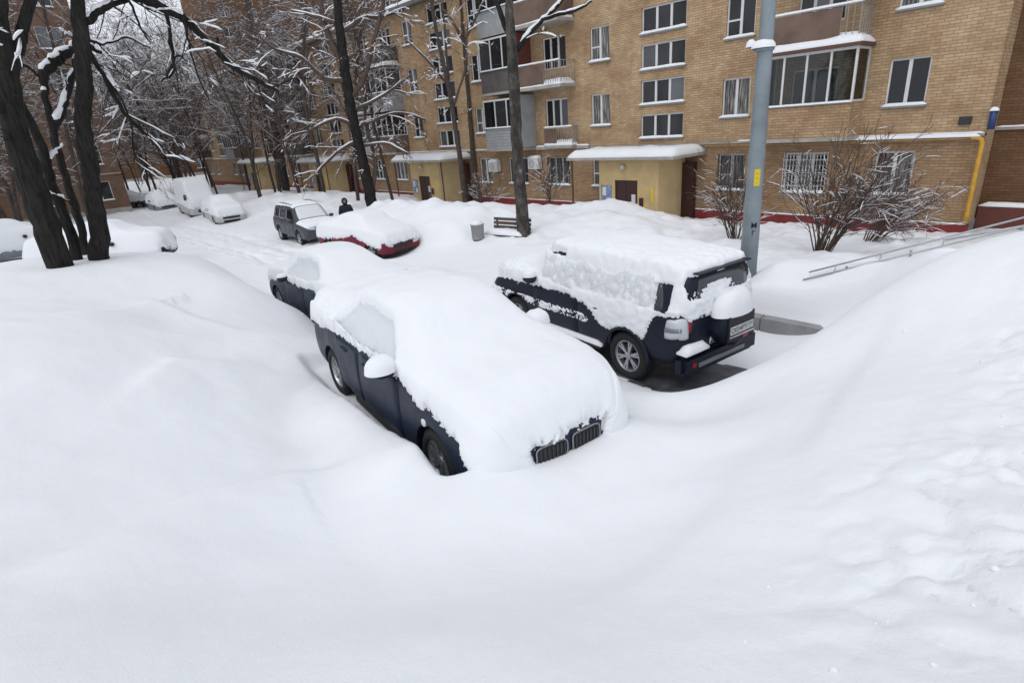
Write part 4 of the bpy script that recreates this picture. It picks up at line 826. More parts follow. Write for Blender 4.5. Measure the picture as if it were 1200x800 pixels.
# snow heaped on the spare wheel
link('snow', heap(.20, .40, .36, 2), M['snow_car'], sp, True, (-.15, 0, .12))
def m3(x, y, z, w):
    if x < .10 and abs(y) < .70:
        if z > 1.54+.04*math.sin(y*5+1): return -1 if z < 1.70 else 1
        return (z-1.10)*9 if z < 1.4 else .55+.5*math.sin(y*6+.6)-(z-1.4)*2
    a = (z-np.interp(x, [0, .3, .45, .6, 1.5, 1.8, 2.4, 4.7], [1.18, 1.18, 1.15, .74, .74, 1.0, 1.09, 1.06]))*9
    a = min(a, 5*(max(abs(x-.37)/.12, abs(z-1.38)/.2)-1)) if x < .6 and z < 1.7 and abs(y) > .6 else a
    if x > 1.75 and .74 < z < .86: a = max(a, .25)
    d = math.hypot(x-.95, z-.38)
    if d < .47: a = -1
    if math.hypot(x-3.73, z-.38) < .47: a = -1
    if 2.5 < x < 3.15 and 1.67 < z < 1.72: a = -.3
    return a+w*.5
link('snow_cover', car_snow(SUV, lambda x, y: np.interp(x, [0, .3, 2.8, 3.5, 4.7], [.06, .07, .075, .15, .18]), 
     .034, m3, 200, 3, 7, .5, .03, rough=.024, smooth=2, wt=.06, win=lambda p: 1.24+.12*nz3(p, 3.5, 4) < p[2] < 1.60+.10*nz3(p, 4, 8) and .45+.1*nz3(p, 5, 2) < p[0] < 3.0 and nz3(p, 9, 6) > -.28), None, car3, True)

# --- red car, grey crossover, cars farther on, cars under the drifts on the left
rp = atz(452, 295, .9); ry = math.radians(6)
def place_front_right(p, L, hw, yaw): return (p[0]-math.cos(yaw)*L-math.sin(yaw)*hw, p[1]-math.sin(yaw)*L+math.cos(yaw)*hw)
rx, ryy = place_front_right(rp, 4.5, .75, ry)
car4, bv4 = make_car('hatchback', 'crimson car heaped with snow next to the cleared grey crossover', 'cars parked on the snowy yard road', 'sedan', SEDAN, 'paint_red', (rx, ryy, .50), ry, SW, SD, 5)
front_parts(car4, bv4, SEDAN, 'sedan', 'paint_red')
patch(bv4, [(-.5, .48), (.34, .48), (.34, .62), (-.5, .62)], 'x', 8, 4, .012, .3, 1).build('grille', M['black'], car4, True)
def m4(x, y, z, w):
    if x > 4.4: return (z-.62)*9 if abs(y) < .75 else (z-.66)*6
    a = (z-np.interp(x, [0, .6, 2.2, 2.6, 3.0, 3.6, 4.2, 4.5], [.6, .64, .72, .84, .80, .62, .5, .5]))*8
    return a+w*.4
link('snow_cover', car_snow(SEDAN, lambda x, y: .17, .05, m4, 110, 2, 12, .9), M['snow_car'], car4, True)
cy0 = math.radians(-4)
car5, bv5 = make_car('crossover', 'grey crossover swept mostly clear of snow, wheels showing', 'cars parked on the snowy yard road', 'cross', CROSS, 'paint_grey', (-28.3, 10.62, .40), cy0, CW, CD, 6)
front_parts(car5, bv5, CROSS, 'cross', 'paint_grey')
patch(bv5, [(2.78, -.56), (3.36, -.66), (3.36, .66), (2.78, .56)], 'z', 8, 10, .008, .1).build('windscreen', M['frost'], car5, True)
patch(bv5, [(-.36, .66), (.36, .66), (.36, .80), (-.36, .80)], 'x', 8, 4, .012, .3, 1).build('grille', M['black'], car5, True)
for sg in (1, -1): mirror_part(car5, 3.0, .86, 1.1, sg, 'paint_grey'); MB().tube([(.5, sg*.56, 1.70), (1.5, sg*.57, 1.76), (2.5, sg*.56, 1.70)], .018, 6).build('roof_rail', M['metal_dark'], car5)
def m5(x, y, z, w): return (w-.72)*3 if (x > 3.4 or x < 2.75) else -1
link('snow_cover', car_snow(CROSS, lambda x, y: .03, .01, m5, 90, 2, 15, .0, .01), M['snow_car'], car5, True)
van, bv6 = make_car('van', 'white van rounded off under deep snow beside a white car', 'cars along the far road', 'van', VAN, 'paint_white', (-48.5, 11.0, .2), math.radians(-4), [[(3.3, 1.2), (4.3, 1.2), (3.95, 1.95), (3.3, 1.98)]], [[(3.2, .42), (4.3, .42), (4.3, 1.12), (3.2, 1.14)]], 5)
front_parts(van, bv6, VAN, 'van', 'paint_white'); patch(bv6, [(-.5, .55), (.5, .55), (.5, .74), (-.5, .74)], 'x', 8, 4, .012, .3, 1).build('grille', M['black'], van, True)
def m6(x, y, z, w): return (z-.95)*5+w*.4 if x < 3.3 else (z-.85)*5+w*.4 if abs(z-1.5) > .2 or abs(y) < .8 else -1
link('snow_cover', car_snow(VAN, lambda x, y: .35, .06, m6, 90, 2, 18, .9), M['snow_car'], van, True)
def mfar(x, y, z, w): return (z-.72)*6+w*.4 if x < 4.3 else (z-.62)*6
sm_far = car_snow(SEDAN, lambda x, y: .3, .05, mfar, 80, 1, 21, .9)
def far_car(name, label, mat, loc, yaw, full=True):
    c, bv = make_car(name, label, 'cars along the far road', 'sedan', SEDAN, mat, loc, yaw, SW, SD, 5); front_parts(c, bv, SEDAN, 'sedan', mat)
    patch(bv, [(-.5, .48), (.5, .48), (.5, .6), (-.5, .6)], 'x', 8, 4, .012, .3, 1).build('grille', M['black'], c, True)
    for sg in (1, -1): mirror_part(c, 2.98, .87, 1.0, sg, mat)
    link('snow_cover', sm_far, M['snow_car'], c, True); return c
far_car('sedan', 'white car under snow parked alongside the rounded white van', 'paint_white', (-41.5, 10.75, .28), math.radians(-5))
far_car('sedan', 'silver car under snow on the road behind the white van', 'paint_silver', (-56.5, 10.3, .2), math.radians(-2))
far_car('sedan', 'dark grey snow-topped car standing crosswise at the road end', 'paint_grey', (-63.5, 6.8, .1), math.radians(60))
def mall(x, y, z, w): return (z-.45)*6+w*.5 if not (x > 4.45 and .3 < abs(y)) else (z-.62)*6
sm_all = car_snow(SEDAN, lambda x, y: .34, .12, mall, 90, 1, 25, 1.0)
def buried(label, mat, loc, yaw):
    c, bv = make_car('sedan', label, 'cars buried in the left-hand drift', 'sedan', SEDAN, mat, loc, yaw, SW, SD, 5); front_parts(c, bv, SEDAN, 'sedan', mat)
    for sg in (1, -1): mirror_part(c, 2.98, .9, 1.0, sg, 'black')
    link('snow_cover', sm_all, M['snow_car'], c, True); return c
buried('car wholly buried in snow beyond the leaning tree trunks', 'paint_black', (-27.5, .6, .75), math.radians(62))
buried('pale snow-covered car on the side of the clump away from the road', 'paint_silver', (-33.5, -2.5, .75), math.radians(100))
buried('snow-covered car half hidden by the thickest leaning trunk', 'paint_silver', (-40.0, -3.2, .6), math.radians(75))

# ------------------------------------------------------------------ trees
def unit(v): return v/(np.linalg.norm(v)+1e-9)
def grow(R, p, d, L, r, lvl, mx_, out, up, wig, nch, ang, lr=.58, rr=.6, t0=.2):
    n = 7 if lvl == 0 else 5 if lvl < mx_ else 4
    pts = [np.array(p, float)]; d = unit(np.array(d, float)); ds = []
    for i in range(n):
        d = unit(d+R.normal(0, wig, 3)+np.array([0, 0, up[min(lvl, len(up)-1)]])); pts.append(pts[-1]+d*L/n); ds.append(d)
    pts = np.array(pts); rad = np.linspace(r, r*(.45 if lvl < mx_ else .3), n+1); out.append((pts, rad, lvl))
    if lvl < mx_:
        for c in range(nch[min(lvl, len(nch)-1)]):
            t = t0+(1-t0)*(c+R.uniform(.1, .9))/nch[min(lvl, len(nch)-1)]; k = min(n-1, int(t*n)); f = t*n-k; q = pts[k]*(1-f)+pts[k+1]*f
            a = R.normal(0, 1, 3); a = unit(a-ds[k]*(a@ds[k])); th = ang*R.uniform(.7, 1.25); cd = ds[k]*math.cos(th)+a*math.sin(th)
            grow(R, q, cd, L*lr*R.uniform(.7, 1.2)*(1.15-.45*t), max(.004, rad[k]*rr*R.uniform(.75, 1)), lvl+1, mx_, out, up, wig, nch, ang, lr, rr, .12)
def tree_meshes(out, sn=(.008, .55), minr=.0, hz=.45, smax=.07, keep=.45, R=np.random.RandomState(5)):
    tr = [(p, r) for p, r, l in out if l == 0]; br = [(p, np.maximum(r, minr)) for p, r, l in out if l > 0]
    me_t = mesh_np('trunk', *tube_np(tr, 12))
    big = [q for q in br if q[1][0] > .03]; sml = [q for q in br if q[1][0] <= .03]
    V, Q = [], []; n0 = 0
    for lst, k in ((big, 7), (sml, 4)):
        if lst: a, b_ = tube_np(lst, k); V.append(a); Q.append(b_+n0); n0 += len(a)
    me_b = mesh_np('crown', np.concatenate(V), np.concatenate(Q)) if V else None
    sp = []
    for p, r, l in out:
        t = np.gradient(p, axis=0); t /= np.linalg.norm(t, axis=1)[:, None]+1e-9; h = np.hypot(t[:, 0], t[:, 1]); h = np.clip((h-hz)/.35, 0, 1)
        if h.max() < .25 or (r[0] < .03 and R.uniform() > keep): continue
        s = np.minimum(sn[0]+sn[1]*r, smax)*h*np.clip(np.convolve(np.pad(R.uniform(-.1, 1.9, len(r)), 1, 'edge'), [.3, .4, .3], 'valid'), .2, 1.25); s[0] *= .5; s[-1] *= .4
        q = p+np.array([0, 0, 1])*(np.maximum(r, minr)*.75+s*.35)[:, None]; sp.append((q, np.maximum(s, .0015)))
    me_s = mesh_np('snow', *tube_np(sp, 5)) if sp else None
    return me_t, me_b, me_s
def plant_tree(name, label, cat, group, loc, ms, bark='bark', twig='twig', rz=0, sc=1.0, root=None):
    o = empty(name, loc, rz); o.scale = (sc,)*3; tag(o, label, cat, group)
    link('trunk', ms[0], M[bark], o, True)
    if ms[1]: link('crown', ms[1], M[twig], o, True)
    if ms[2]: tag(link('snow', ms[2], M['snow'], o, True), kind='stuff')
    return o
def traced(base, stems, seed, twigs=True, tw=(3, .45), fine=1.0):
    """limbs that follow what the photograph shows: list of (pixel polyline, widths px, level, sideways depth m); distances come from the foot of the tree"""
    R = np.random.RandomState(seed); out = []; dist = math.hypot(*base[:2]); view = unit(np.array([base[0], base[1], 0]))
    for pl_, wd, lvl, dep in stems:
        P = np.array([atD(x, y, base) for x, y in pl_]); n = len(P); P = P+view[None, :]*(np.linspace(0, 1, n)**1.2*dep)[:, None]
        ppm = np.array([F/abs((CAM.T@(p-np.array([0, 0, EYE])))[2]) for p in P]); r = np.array(wd)/ppm/2
        t = np.linspace(0, n-1, (n-1)*4+1); k = np.clip(t.astype(int), 0, n-2); f = (t-k)[:, None]
        pm = np.concatenate([[2*P[0]-P[1]], P, [2*P[-1]-P[-2]]]); a, b_, c, d = pm[k], pm[k+1], pm[k+2], pm[k+3]
        S = .5*(2*b_+(c-a)*f+(2*a-5*b_+4*c-d)*f**2+(3*b_-a-3*c+d)*f**3); S[1:-1] += R.normal(0, .012, S[1:-1].shape)
        rad = np.interp(t, np.arange(n), r); out.append((S-base, rad, lvl))
        if twigs and lvl > 0:
            L = np.linalg.norm(np.diff(S, axis=0), axis=1).sum()
            for q in range(int(L*tw[0])):
                i = R.randint(1, len(S)-1); dd = unit(S[i+1]-S[i]); av = R.normal(0, 1, 3); av[2] -= .25; av = unit(av-dd*(av@dd)); th = R.uniform(.5, 1.1)
                grow(R, S[i]-base, dd*math.cos(th)+av*math.sin(th), R.uniform(.4, 1.3)*fine, min(rad[i]*.5, .018), 2, 4, out, [0, 0, -.05, -.1], .16, [3], .7, .55, .6)
    return out
LB = [atz(72, 318, 2.84), atz(93, 308, 2.84), atz(104, 300, 2.84), atz(118, 307, 2.84)]
for p in LB: p[2] = gz(p[0], p[1])-.12
t1 = traced(LB[0], [([(75, 326), (58, 275), (42, 230), (27, 182), (15, 130), (6, 75), (-2, 20), (-12, -60), (-22, -160), (-30, -300)], [26, 27, 28, 26, 24, 23, 20, 18, 14, 9], 0, 0),
    ([(10, 100), (17, 72), (24, 45), (33, 12), (43, -25), (60, -80), (80, -170)], [15, 14, 13, 12, 11, 9, 6], 1, .1), ([(0, 92), (10, 84), (22, 78), (36, 80), (47, 90)], [3, 3.5, 3.5, 3, 3], 1, .1), ([(30, 190), (15, 150), (-10, 120), (-40, 80)], [6, 5, 5, 4], 1, -.3), ([(2, 40), (-30, -40), (-70, -120)], [12, 11, 8], 1, .5)], 3, tw=(1.2, .4))
plant_tree('tree', 'thickest leaning dark tree trunk of the clump on the drift', 'tree', 'clump of leaning trees on the left drift', LB[0], tree_meshes(t1, (.02, .5), 0, .45, .07), 'bark', 'bark')
t2 = traced(LB[1], [([(92, 314), (85, 280), (74, 250), (60, 215), (52, 180), (38, 148), (24, 120)], [12, 11.5, 10.5, 11, 10, 9, 8], 0, 0), ([(55, 190), (66, 178), (74, 168)], [3, 2, 1.5], 1, .2), ([(32, 225), (60, 228), (78, 234), (86, 246)], [2.5, 2.5, 2.2, 2], 1, -.1)], 4, tw=(1, .4))
plant_tree('tree', 'slim dark stem leaning across onto the thickest trunk of the clump', 'tree', 'clump of leaning trees on the left drift', LB[1], tree_meshes(t2, (.025, .6), 0, .3, .07), 'bark', 'bark')
t3 = traced(LB[2], [([(102, 306), (98, 280), (90, 250), (79, 215), (69, 182), (61, 150), (54, 115), (51, 92)], [8, 8, 9, 8, 8, 8, 7.5, 8], 0, 0), ([(51, 96), (51, 87), (60, 77), (72, 66), (86, 57), (100, 52), (120, 60)], [9, 11, 12, 11, 10, 8, 4], 1, .2), ([(62, 155), (70, 138), (78, 115), (84, 92), (90, 66), (94, 40)], [8, 8, 7.5, 7, 7, 5], 1, .15)], 5, tw=(1, .4))
plant_tree('tree', 'thinnest stem of the clump, forked and bent over towards the upright trunk', 'tree', 'clump of leaning trees on the left drift', LB[2], tree_meshes(t3, (.03, .6), 0, .12, .07), 'bark', 'bark')
t4 = traced(LB[3], [([(119, 320), (116, 280), (112, 240), (108, 215), (103, 182), (97, 150), (98, 112), (98, 75), (94, 45), (91, 0), (89, -60), (88, -160), (84, -300)], [22, 20, 17.5, 17, 18, 17, 17, 17, 17, 14, 13, 10, 6], 0, 0),
    ([(98, 30), (112, 15), (130, 3), (152, -4)], [10, 9, 7, 5], 1, .3), ([(92, -20), (125, -14), (160, -8), (192, 4), (224, 18), (252, 44), (284, 72), (322, 92), (345, 102)], [14, 13, 12, 10, 9, 8, 6, 5, 3], 1, 1.2),
    ([(103, 57), (116, 78), (140, 120), (165, 150), (195, 172)], [6, 5, 4.5, 4, 2], 1, .5), ([(100, 48), (125, 50), (150, 42), (178, 52)], [4, 3, 2.5, 1.5], 1, .4), ([(192, 5), (202, 50), (207, 80), (194, 92)], [4.5, 4, 3, 2], 1, .6), ([(215, 16), (222, 50), (232, 80), (250, 116)], [4, 3, 2, 1.5], 1, .4),
    ([(92, -40), (60, -80), (30, -150)], [9, 7, 5], 1, .4), ([(195, 92), (206, 68), (214, 66), (222, 72)], [2.5, 2.5, 2, 1.5], 1, .2), ([(150, 0), (165, 30), (178, 48)], [3, 2.4, 1.6], 1, .2), ([(255, 44), (260, 70), (275, 76), (300, 82)], [3, 2.5, 2, 1.5], 1, .2), ([(120, 85), (150, 130), (158, 175), (160, 190)], [2.5, 2, 1.6, 1], 1, .3)], 6, tw=(2.2, .4))
plant_tree('tree', 'straight upright dark trunk of the clump with long limb reaching over the road', 'tree', 'clump of leaning trees on the left drift', LB[3], tree_meshes(t4, (.014, .5), 0, .45, .05), 'bark', 'bark')
T2 = atz(437, 247, 1.0); T2[2] = gz(T2[0], T2[1])-.1
tm = traced(T2, [([(438, 250), (431, 215), (423, 180), (414, 140), (407, 100), (401, 60), (397, 20), (394, -30), (392, -110)], [14, 12.5, 12, 12, 11.5, 11, 10, 9, 5], 0, 0),
    ([(403, 80), (388, 50), (378, 20), (372, -20), (368, -60)], [9, 8, 7, 6, 4], 1, 1), ([(410, 118), (428, 90), (438, 50), (448, 10), (452, -30)], [6, 6, 5, 5, 3], 1, -.8), ([(405, 95), (380, 92), (355, 70), (325, 60), (300, 40)], [6, 5, 4, 3, 2], 1, -1), ([(416, 148), (395, 140), (370, 150), (345, 165)], [5, 4, 3, 2], 1, -1), ([(415, 150), (440, 140), (470, 132), (500, 140)], [5, 4, 3, 2], 1, .8), ([(420, 165), (400, 175), (378, 195), (370, 205)], [4, 3.5, 3, 2], 1, -.6), ([(412, 130), (450, 112), (480, 90)], [4, 3, 2], 1, -1), ([(399, 40), (425, 20), (445, 18), (470, 8)], [5, 4, 3, 2], 1, 1), ([(398, 30), (375, 20), (340, 10)], [5, 4, 2], 1, .5), ([(434, 232), (440, 190), (428, 140), (432, 90)], [6, 5, 4, 2], 1, .4), ([(424, 172), (450, 168), (478, 180)], [3.5, 3, 2], 1, -.3)], 8, tw=(2.6, .4), fine=1.4)
plant_tree('tree', 'bare dark tree with snowy limbs rising behind the hooded person', 'tree', 'trees by the house', T2, tree_meshes(tm, (.018, .45), .008, .42, .045))
T5 = atz(614, 275, 1.22); T5[2] = gz(T5[0], T5[1])-.1
tb = traced(T5, [([(615, 282), (612, 250), (608, 210), (605, 160), (603, 110), (601, 70), (598, 30), (596, -10), (594, -80)], [17, 15, 14, 13.5, 13.5, 13, 11, 9, 6], 0, 0), ([(603, 62), (618, 42), (634, 25), (650, 8), (668, -15)], [7, 6, 5, 4.5, 4], 1, .6), ([(634, 24), (655, 18), (678, 12), (692, 4)], [4, 4, 3, 2], 1, -.3), ([(601, 50), (592, 28), (584, 8), (576, -20)], [8, 7, 6, 5], 1, .5)], 9, tw=(.5, .4))
plant_tree('birch_tree', 'mottled birch trunk standing beside the snowy bench', 'tree', 'trees by the house', T5, tree_meshes(tb, (.02, .5), .006, .4, .06), 'bark_birch', 'bark')
for lab, bx, by, stems, sd_ in (
    ('thin forked sapling before the stair windows of the left porch', 545, 243, [([(546, 245), (541, 200), (534, 150), (525, 100), (514, 50), (505, 0), (500, -40)], [6, 6, 5.5, 5, 4.5, 4, 2], 0, 0), ([(536, 160), (528, 120), (523, 60), (518, 0)], [4, 3.5, 3, 2], 1, .5), ([(525, 100), (500, 70), (478, 50)], [3, 2.5, 1.5], 1, -.5), ([(530, 130), (545, 80), (548, 30)], [3, 2.5, 2], 1, .3)], 21),
    ('slender young tree close to the drainpipe and porch door', 556, 238, [([(557, 240), (554, 190), (550, 130), (546, 80), (543, 45), (540, 10)], [5, 5, 4.5, 4, 3.5, 2], 0, 0), ([(544, 50), (530, 25), (520, 10)], [3, 2.5, 2], 1, .3), ([(544, 50), (556, 25), (566, 5)], [3, 2.5, 2], 1, -.3)], 22),
    ('short bare tree with drooping twigs left of the hooded person', 335, 225, [([(336, 228), (330, 190), (322, 150), (312, 100), (300, 50), (290, 0), (284, -60)], [9, 9, 8.5, 8, 7, 6, 3], 0, 0), ([(326, 170), (345, 120), (350, 70), (356, 20)], [6, 5, 4, 3], 1, 1), ([(318, 130), (290, 100), (262, 80)], [5, 4, 2], 1, -1), ([(310, 95), (330, 60), (340, 20)], [5, 4, 3], 1, .5)], 23)):
    B_ = atz(bx, by, .8); B_[2] = gz(B_[0], B_[1])-.1
    o_ = traced(B_, stems, sd_, tw=(2.0, .4), fine=1.2); plant_tree('tree', lab, 'tree', 'trees by the house', B_, tree_meshes(o_, (.02, .5), .007, .42, .06), 'bark_far', 'twig')
# the crowd of bare trees along the far road
arch = []
for sd_ in range(4):
    R = np.random.RandomState(40+sd_); o_ = []
    lean = R.normal(0, .06, 2); grow(R, (0, 0, -.2), (lean[0], lean[1], 1), R.uniform(11, 14), R.uniform(.09, .15), 0, 4, o_, [.02, .10, .02, -.04, -.06], .07, [10, 7, 5, 4], .75, .5, .5, .2)
    arch.append(tree_meshes(o_, (.007, .45), .0075, .48, .035, .5))
spots = []
R = np.random.RandomState(77)
for (xa, xb, ya, yb, n) in ((-36, -30, 15.5, 19, 2), (-50, -36, 13.5, 19.5, 9), (-72, -50, 13, 20, 10), (-56, -40, -2, 5.5, 7), (-90, -60, -1, 8, 8), (-38, -28, -9, -1, 3), (-95, -72, 9, 20, 8), (-112, -80, 2, 30, 16), (-66, -50, -3, 7, 5)):
    for i in range(n): spots.append((R.uniform(xa, xb), R.uniform(ya, yb)))
for i, (x_, y_) in enumerate(spots):
    left = y_ < 8.5
    lab = ('bare snow-dusted tree by the cars buried beyond the leaning clump' if x_ > -40 else 'bare tree beside the brown brick building' if x_ > -66 else 'bare tree at the far end of the road') if left else (
        'bare tree on the lawn between the left porch and the birch' if x_ > -30 else 'bare tree on the lawn behind the grey crossover' if x_ > -38 else 'bare tree before the house opposite the white van' if x_ > -52 else 'bare tree before the far part of the house' if x_ > -78 else 'distant bare tree beyond the end of the house')
    plant_tree('bare_tree', lab, 'tree', lab.replace('bare ', 'bare trees: ', 1), (x_, y_, gz(x_, y_)), arch[i % 4], 'bark_far', 'twig', R.uniform(0, 6.28), R.uniform(.75, 1.15))
# shrubs
def shrub(R, n, h, spread, lean, r=.02, mx_=2):
    out = []
    for i in range(n):
        a = R.uniform(0, 6.28); rr_ = R.uniform(.02, .16)
        d = np.array([math.cos(a)*spread*R.uniform(.2, 1)+lean[0], math.sin(a)*spread*R.uniform(.2, 1)+lean[1], 1])
        grow(R, (math.cos(a)*rr_, math.sin(a)*rr_, -.1), d, h*R.uniform(.6, 1.1), r*R.uniform(.6, 1.1), 1, 1+mx_, out, [0, -.02, -.06, -.06], .10, [0, 5, 4], .55, .5, .6, .25)
    return out
def shrub_meshes(out, minr=.0055, smax=.022):
    me = mesh_np('stems', *tube_np([(p, np.maximum(r, minr)) for p, r, l in out], 5)); _, _, s = tree_meshes([(out[0][0], out[0][1], 0)]+out[1:], (.006, .5), minr, .5, smax, .42); return me, s
for lab, bx, by, zz, n, h, spread, lean, seed in (
    ('upright bare shrub beside the grey lamp post', 862, 280, 1.15, 18, 2.1, .42, (.0, 0), 1), ('dense fan-shaped bare shrub with snowy arching stems by the barred window', 962, 298, 1.3, 30, 2.5, .34, (.16, .05), 2), ('arching bare shrub sweeping towards the yellow gas pipe', 1018, 278, 1.1, 20, 1.9, .5, (.6, .05), 3),
    ('twiggy dark shrub against the wall behind the arching shrubs', 1030, 262, .8, 12, 1.7, .55, (.2, 0), 4), ('small bare shrub at the house plinth by the birch', 645, 262, .8, 10, 1.7, .3, (0, 0), 5), ('low tangled shrub below the left porch drainpipe', 570, 246, .9, 16, 1.5, .6, (0, 0), 6)):
    p = atz(bx, by, zz); p[2] = gz(p[0], p[1]); 
    if p[1] > 21.3: p[:2] *= 21.3/p[1]; p[2] = gz(p[0], p[1])
    me, s = shrub_meshes(shrub(np.random.RandomState(100+seed), n, h, spread, lean)); o = empty('shrub', p); tag(o, lab, 'shrub', 'bare shrubs before the house'); link('stems', me, M['twig'], o, True); tag(link('snow', s, M['snow'], o, True), kind='stuff')

# crumbs of snow and twig litter on the trodden strip
R = np.random.RandomState(11); V, Q = [], []; ico = bmesh.new(); bmesh.ops.create_icosphere(ico, subdivisions=2, radius=1); iv = np.array([v.co[:] for v in ico.verts]); iq = np.array([[v.index for v in f.verts] for f in ico.faces]); ico.free()
for k in range(260):
    y_ = R.uniform(1.5, 8); x_ = .25+.06*y_+R.normal(0, .6); r_ = abs(R.normal(0, .005))+.004
    V.append(iv*(1+R.normal(0, .07, (len(iv), 1)))*R.uniform(.7, 1.3, 3)*np.array([r_, r_, r_*.7])+np.array([x_, y_, gz(x_, y_)+r_*.15])); Q.append(iq+k*len(iv))
tag(link('snow_crumbs', mesh_np('snow_crumbs', np.concatenate(V), np.concatenate(Q)), M['snow'], None, True), 'loose crumbs of snow on the trodden strip', 'snow', kind='stuff')
tw_ = []
for k in range(26):
    y_ = R.uniform(1.5, 7); x_ = .45+.06*y_+R.normal(0, .6); a_ = R.uniform(0, 6.28); l_ = R.uniform(.02, .08); d_ = np.array([math.cos(a_), math.sin(a_), 0])*l_
    p0 = np.array([x_, y_, 0]); pts_ = np.array([p0, p0+d_*.5+[.004, .004, 0], p0+d_]); pts_[:, 2] = [gz(p[0], p[1])+.004 for p in pts_]; tw_.append((pts_, np.array([.003, .0025, .0015])))
tag(link('twig_litter', mesh_np('twig_litter', *tube_np(tw_, 5)), M['twig'], None, True), 'dark fallen twig bits on the trodden snow', 'twigs', kind='stuff')

# ------------------------------------------------------------------ lamp post
LPX, LPY = -5.0, 10.58; lz = gz(LPX, LPY)-.1
lp = empty('lamp_post', (LPX, LPY, lz)); tag(lp, 'tapering grey metal lamp post with yellow sticker behind the off-road car', 'lamp post')
b = MB(); k = 12
b.tube([(0, 0, 0), (0, 0, 1.2), (0, 0, 4), (.0, 0, 9.5)], [.166, .155, .126, .07], 12).build('pole', M['galv'], lp, True)
zb_ = atD(893, 60, (LPX, LPY))[2]-lz; MB().lathe([(.10, 0), (.15, 0), (.15, .05), (.10, .05)], 20, 'z').build('clamp_band', M['galv'], lp, True, (0, 0, zb_))
MB().tube([(-.12, -.05, 0), (-.3, -.1, .12)], .02, 6).build('hook', M['metal_grey'], lp, False, (0, 0, zb_)); link('snow', heap(.2, .2, .14, 4), M['snow'], lp, True, (-.02, -.03, zb_+.04)); link('snow', heap(.09, .07, .12, 6), M['snow'], lp, True, (-.22, -.08, zb_+.08))
MB().tube([(0, 0, 9.4), (-.5, -1.0, 9.8), (-.9, -1.8, 9.85)], .05, 8).build('arm', M['galv'], lp, True); MB().box((-.25, -.35, -.06), (.25, .35, .06)).build('lantern', M['metal_grey'], lp, bev=.04, loc=(-1.0, -2.1, 9.85))
vd = unit(np.array([-LPX, -LPY, 0])); az = math.atan2(vd[1], vd[0])
def on_pole(u, v, w, name, mat, a0=0, off=.004):
    """thin sheet wrapped round the pole"""
    rad = lambda z: np.interp(z, [0, 1.2, 4, 9.5], [.166, .155, .126, .07])+off
    b = MB(); n = 8
    for i in range(n):
        a, c = az+a0+(i/n-.5)*u/.17, az+a0+((i+1)/n-.5)*u/.17
        b.quad((rad(v)*math.cos(a), rad(v)*math.sin(a), v), (rad(v)*math.cos(c), rad(v)*math.sin(c), v), (rad(v+w)*math.cos(c), rad(v+w)*math.sin(c), v+w), (rad(v+w)*math.cos(a), rad(v+w)*math.sin(a), v+w))
    return b.build(name, M[mat], lp)
st = on_pole(.12, atD(886, 217, (LPX, LPY))[2]-lz, .30, 'sticker', 'sticker_yellow', .25)
zM = atD(880, 272, (LPX, LPY))[2]-lz; a_ = az+.3
for i, (zz, s_) in enumerate(((zM+.15, .15), (zM, .13))):
    link('lettering', text_mesh('M' if i == 0 else 'Г', s_), M['ink'], lp, False, (.163*math.cos(a_), .163*math.sin(a_), zz), (math.pi/2, 0, a_+math.pi/2))
for i in range(3):
    zz = atD(886, 217, (LPX, LPY))[2]-lz+.06+.08*i; link('lettering', text_mesh('ЛИФТ'[i:i+2] if False else '—', .05), M['ink'], st, False, (.152*math.cos(az+.25), .152*math.sin(az+.25), zz), (math.pi/2, 0, az+.25+math.pi/2))

# ------------------------------------------------------------------ low concrete wall under the bank, handrail
kb = empty('retaining_wall', (-3.9, 9.5, .9)); tag(kb, 'low grey concrete retaining wall under the snow bank', 'wall')
for i in range(4):
    x0 = -3.0+i*1.25-.0; MB().box((x0+.006-1, -.1, -.4), (x0+1.244-1, .14, .34)).build('block', M['concrete'], kb, bev=.012)
hr = empty('handrail', (-2.0, 10.8, 1.5)); tag(hr, 'sloping double metal handrail rising out of the snow bank', 'handrail')
A_, B_ = atz(948, 319, 1.95), atz(1215, 251, 2.95); o_ = np.array([-2.0, 10.8, 1.5]); dv = B_-A_
MB().tube([A_-o_, B_-o_], .015, 10).build('rail', M['rail_grey'], hr, True)
MB().tube([A_-o_+[-.05, -.1, -.12], B_-o_+[0, -.1, -.13]], .014, 10).build('rail', M['rail_grey'], hr, True)
MB().tube([A_-o_+dv*.6+[.0, .5, -.1], B_-o_+[.3, .5, -.12]], .018, 10).build('rail', M['rail_grey'], hr, True); MB().tube([A_-o_+dv*.75+[.0, .55, -.35], B_-o_+[.3, .55, -.4]], .018, 10).build('rail', M['rail_grey'], hr, True)
for f in (.14, .36, .64): p = A_-o_+dv*f; MB().tube([p, p+[0, -.1, -.12]], .012, 8).build('bracket', M['rail_grey'], hr)
pp = atz(1196, 290, 2.35); MB().tube([pp-o_+[0, 0, -.9], pp-o_+[0, 0, .35]], .045, 12).build('post', M['rail_grey'], hr, True)
for f in (.2, .5): p = A_-o_+dv*f; MB().tube([p+[0, -.05, -.06], p+[0, -.05, -1.0]], .02, 8).build('post', M['rail_grey'], hr)

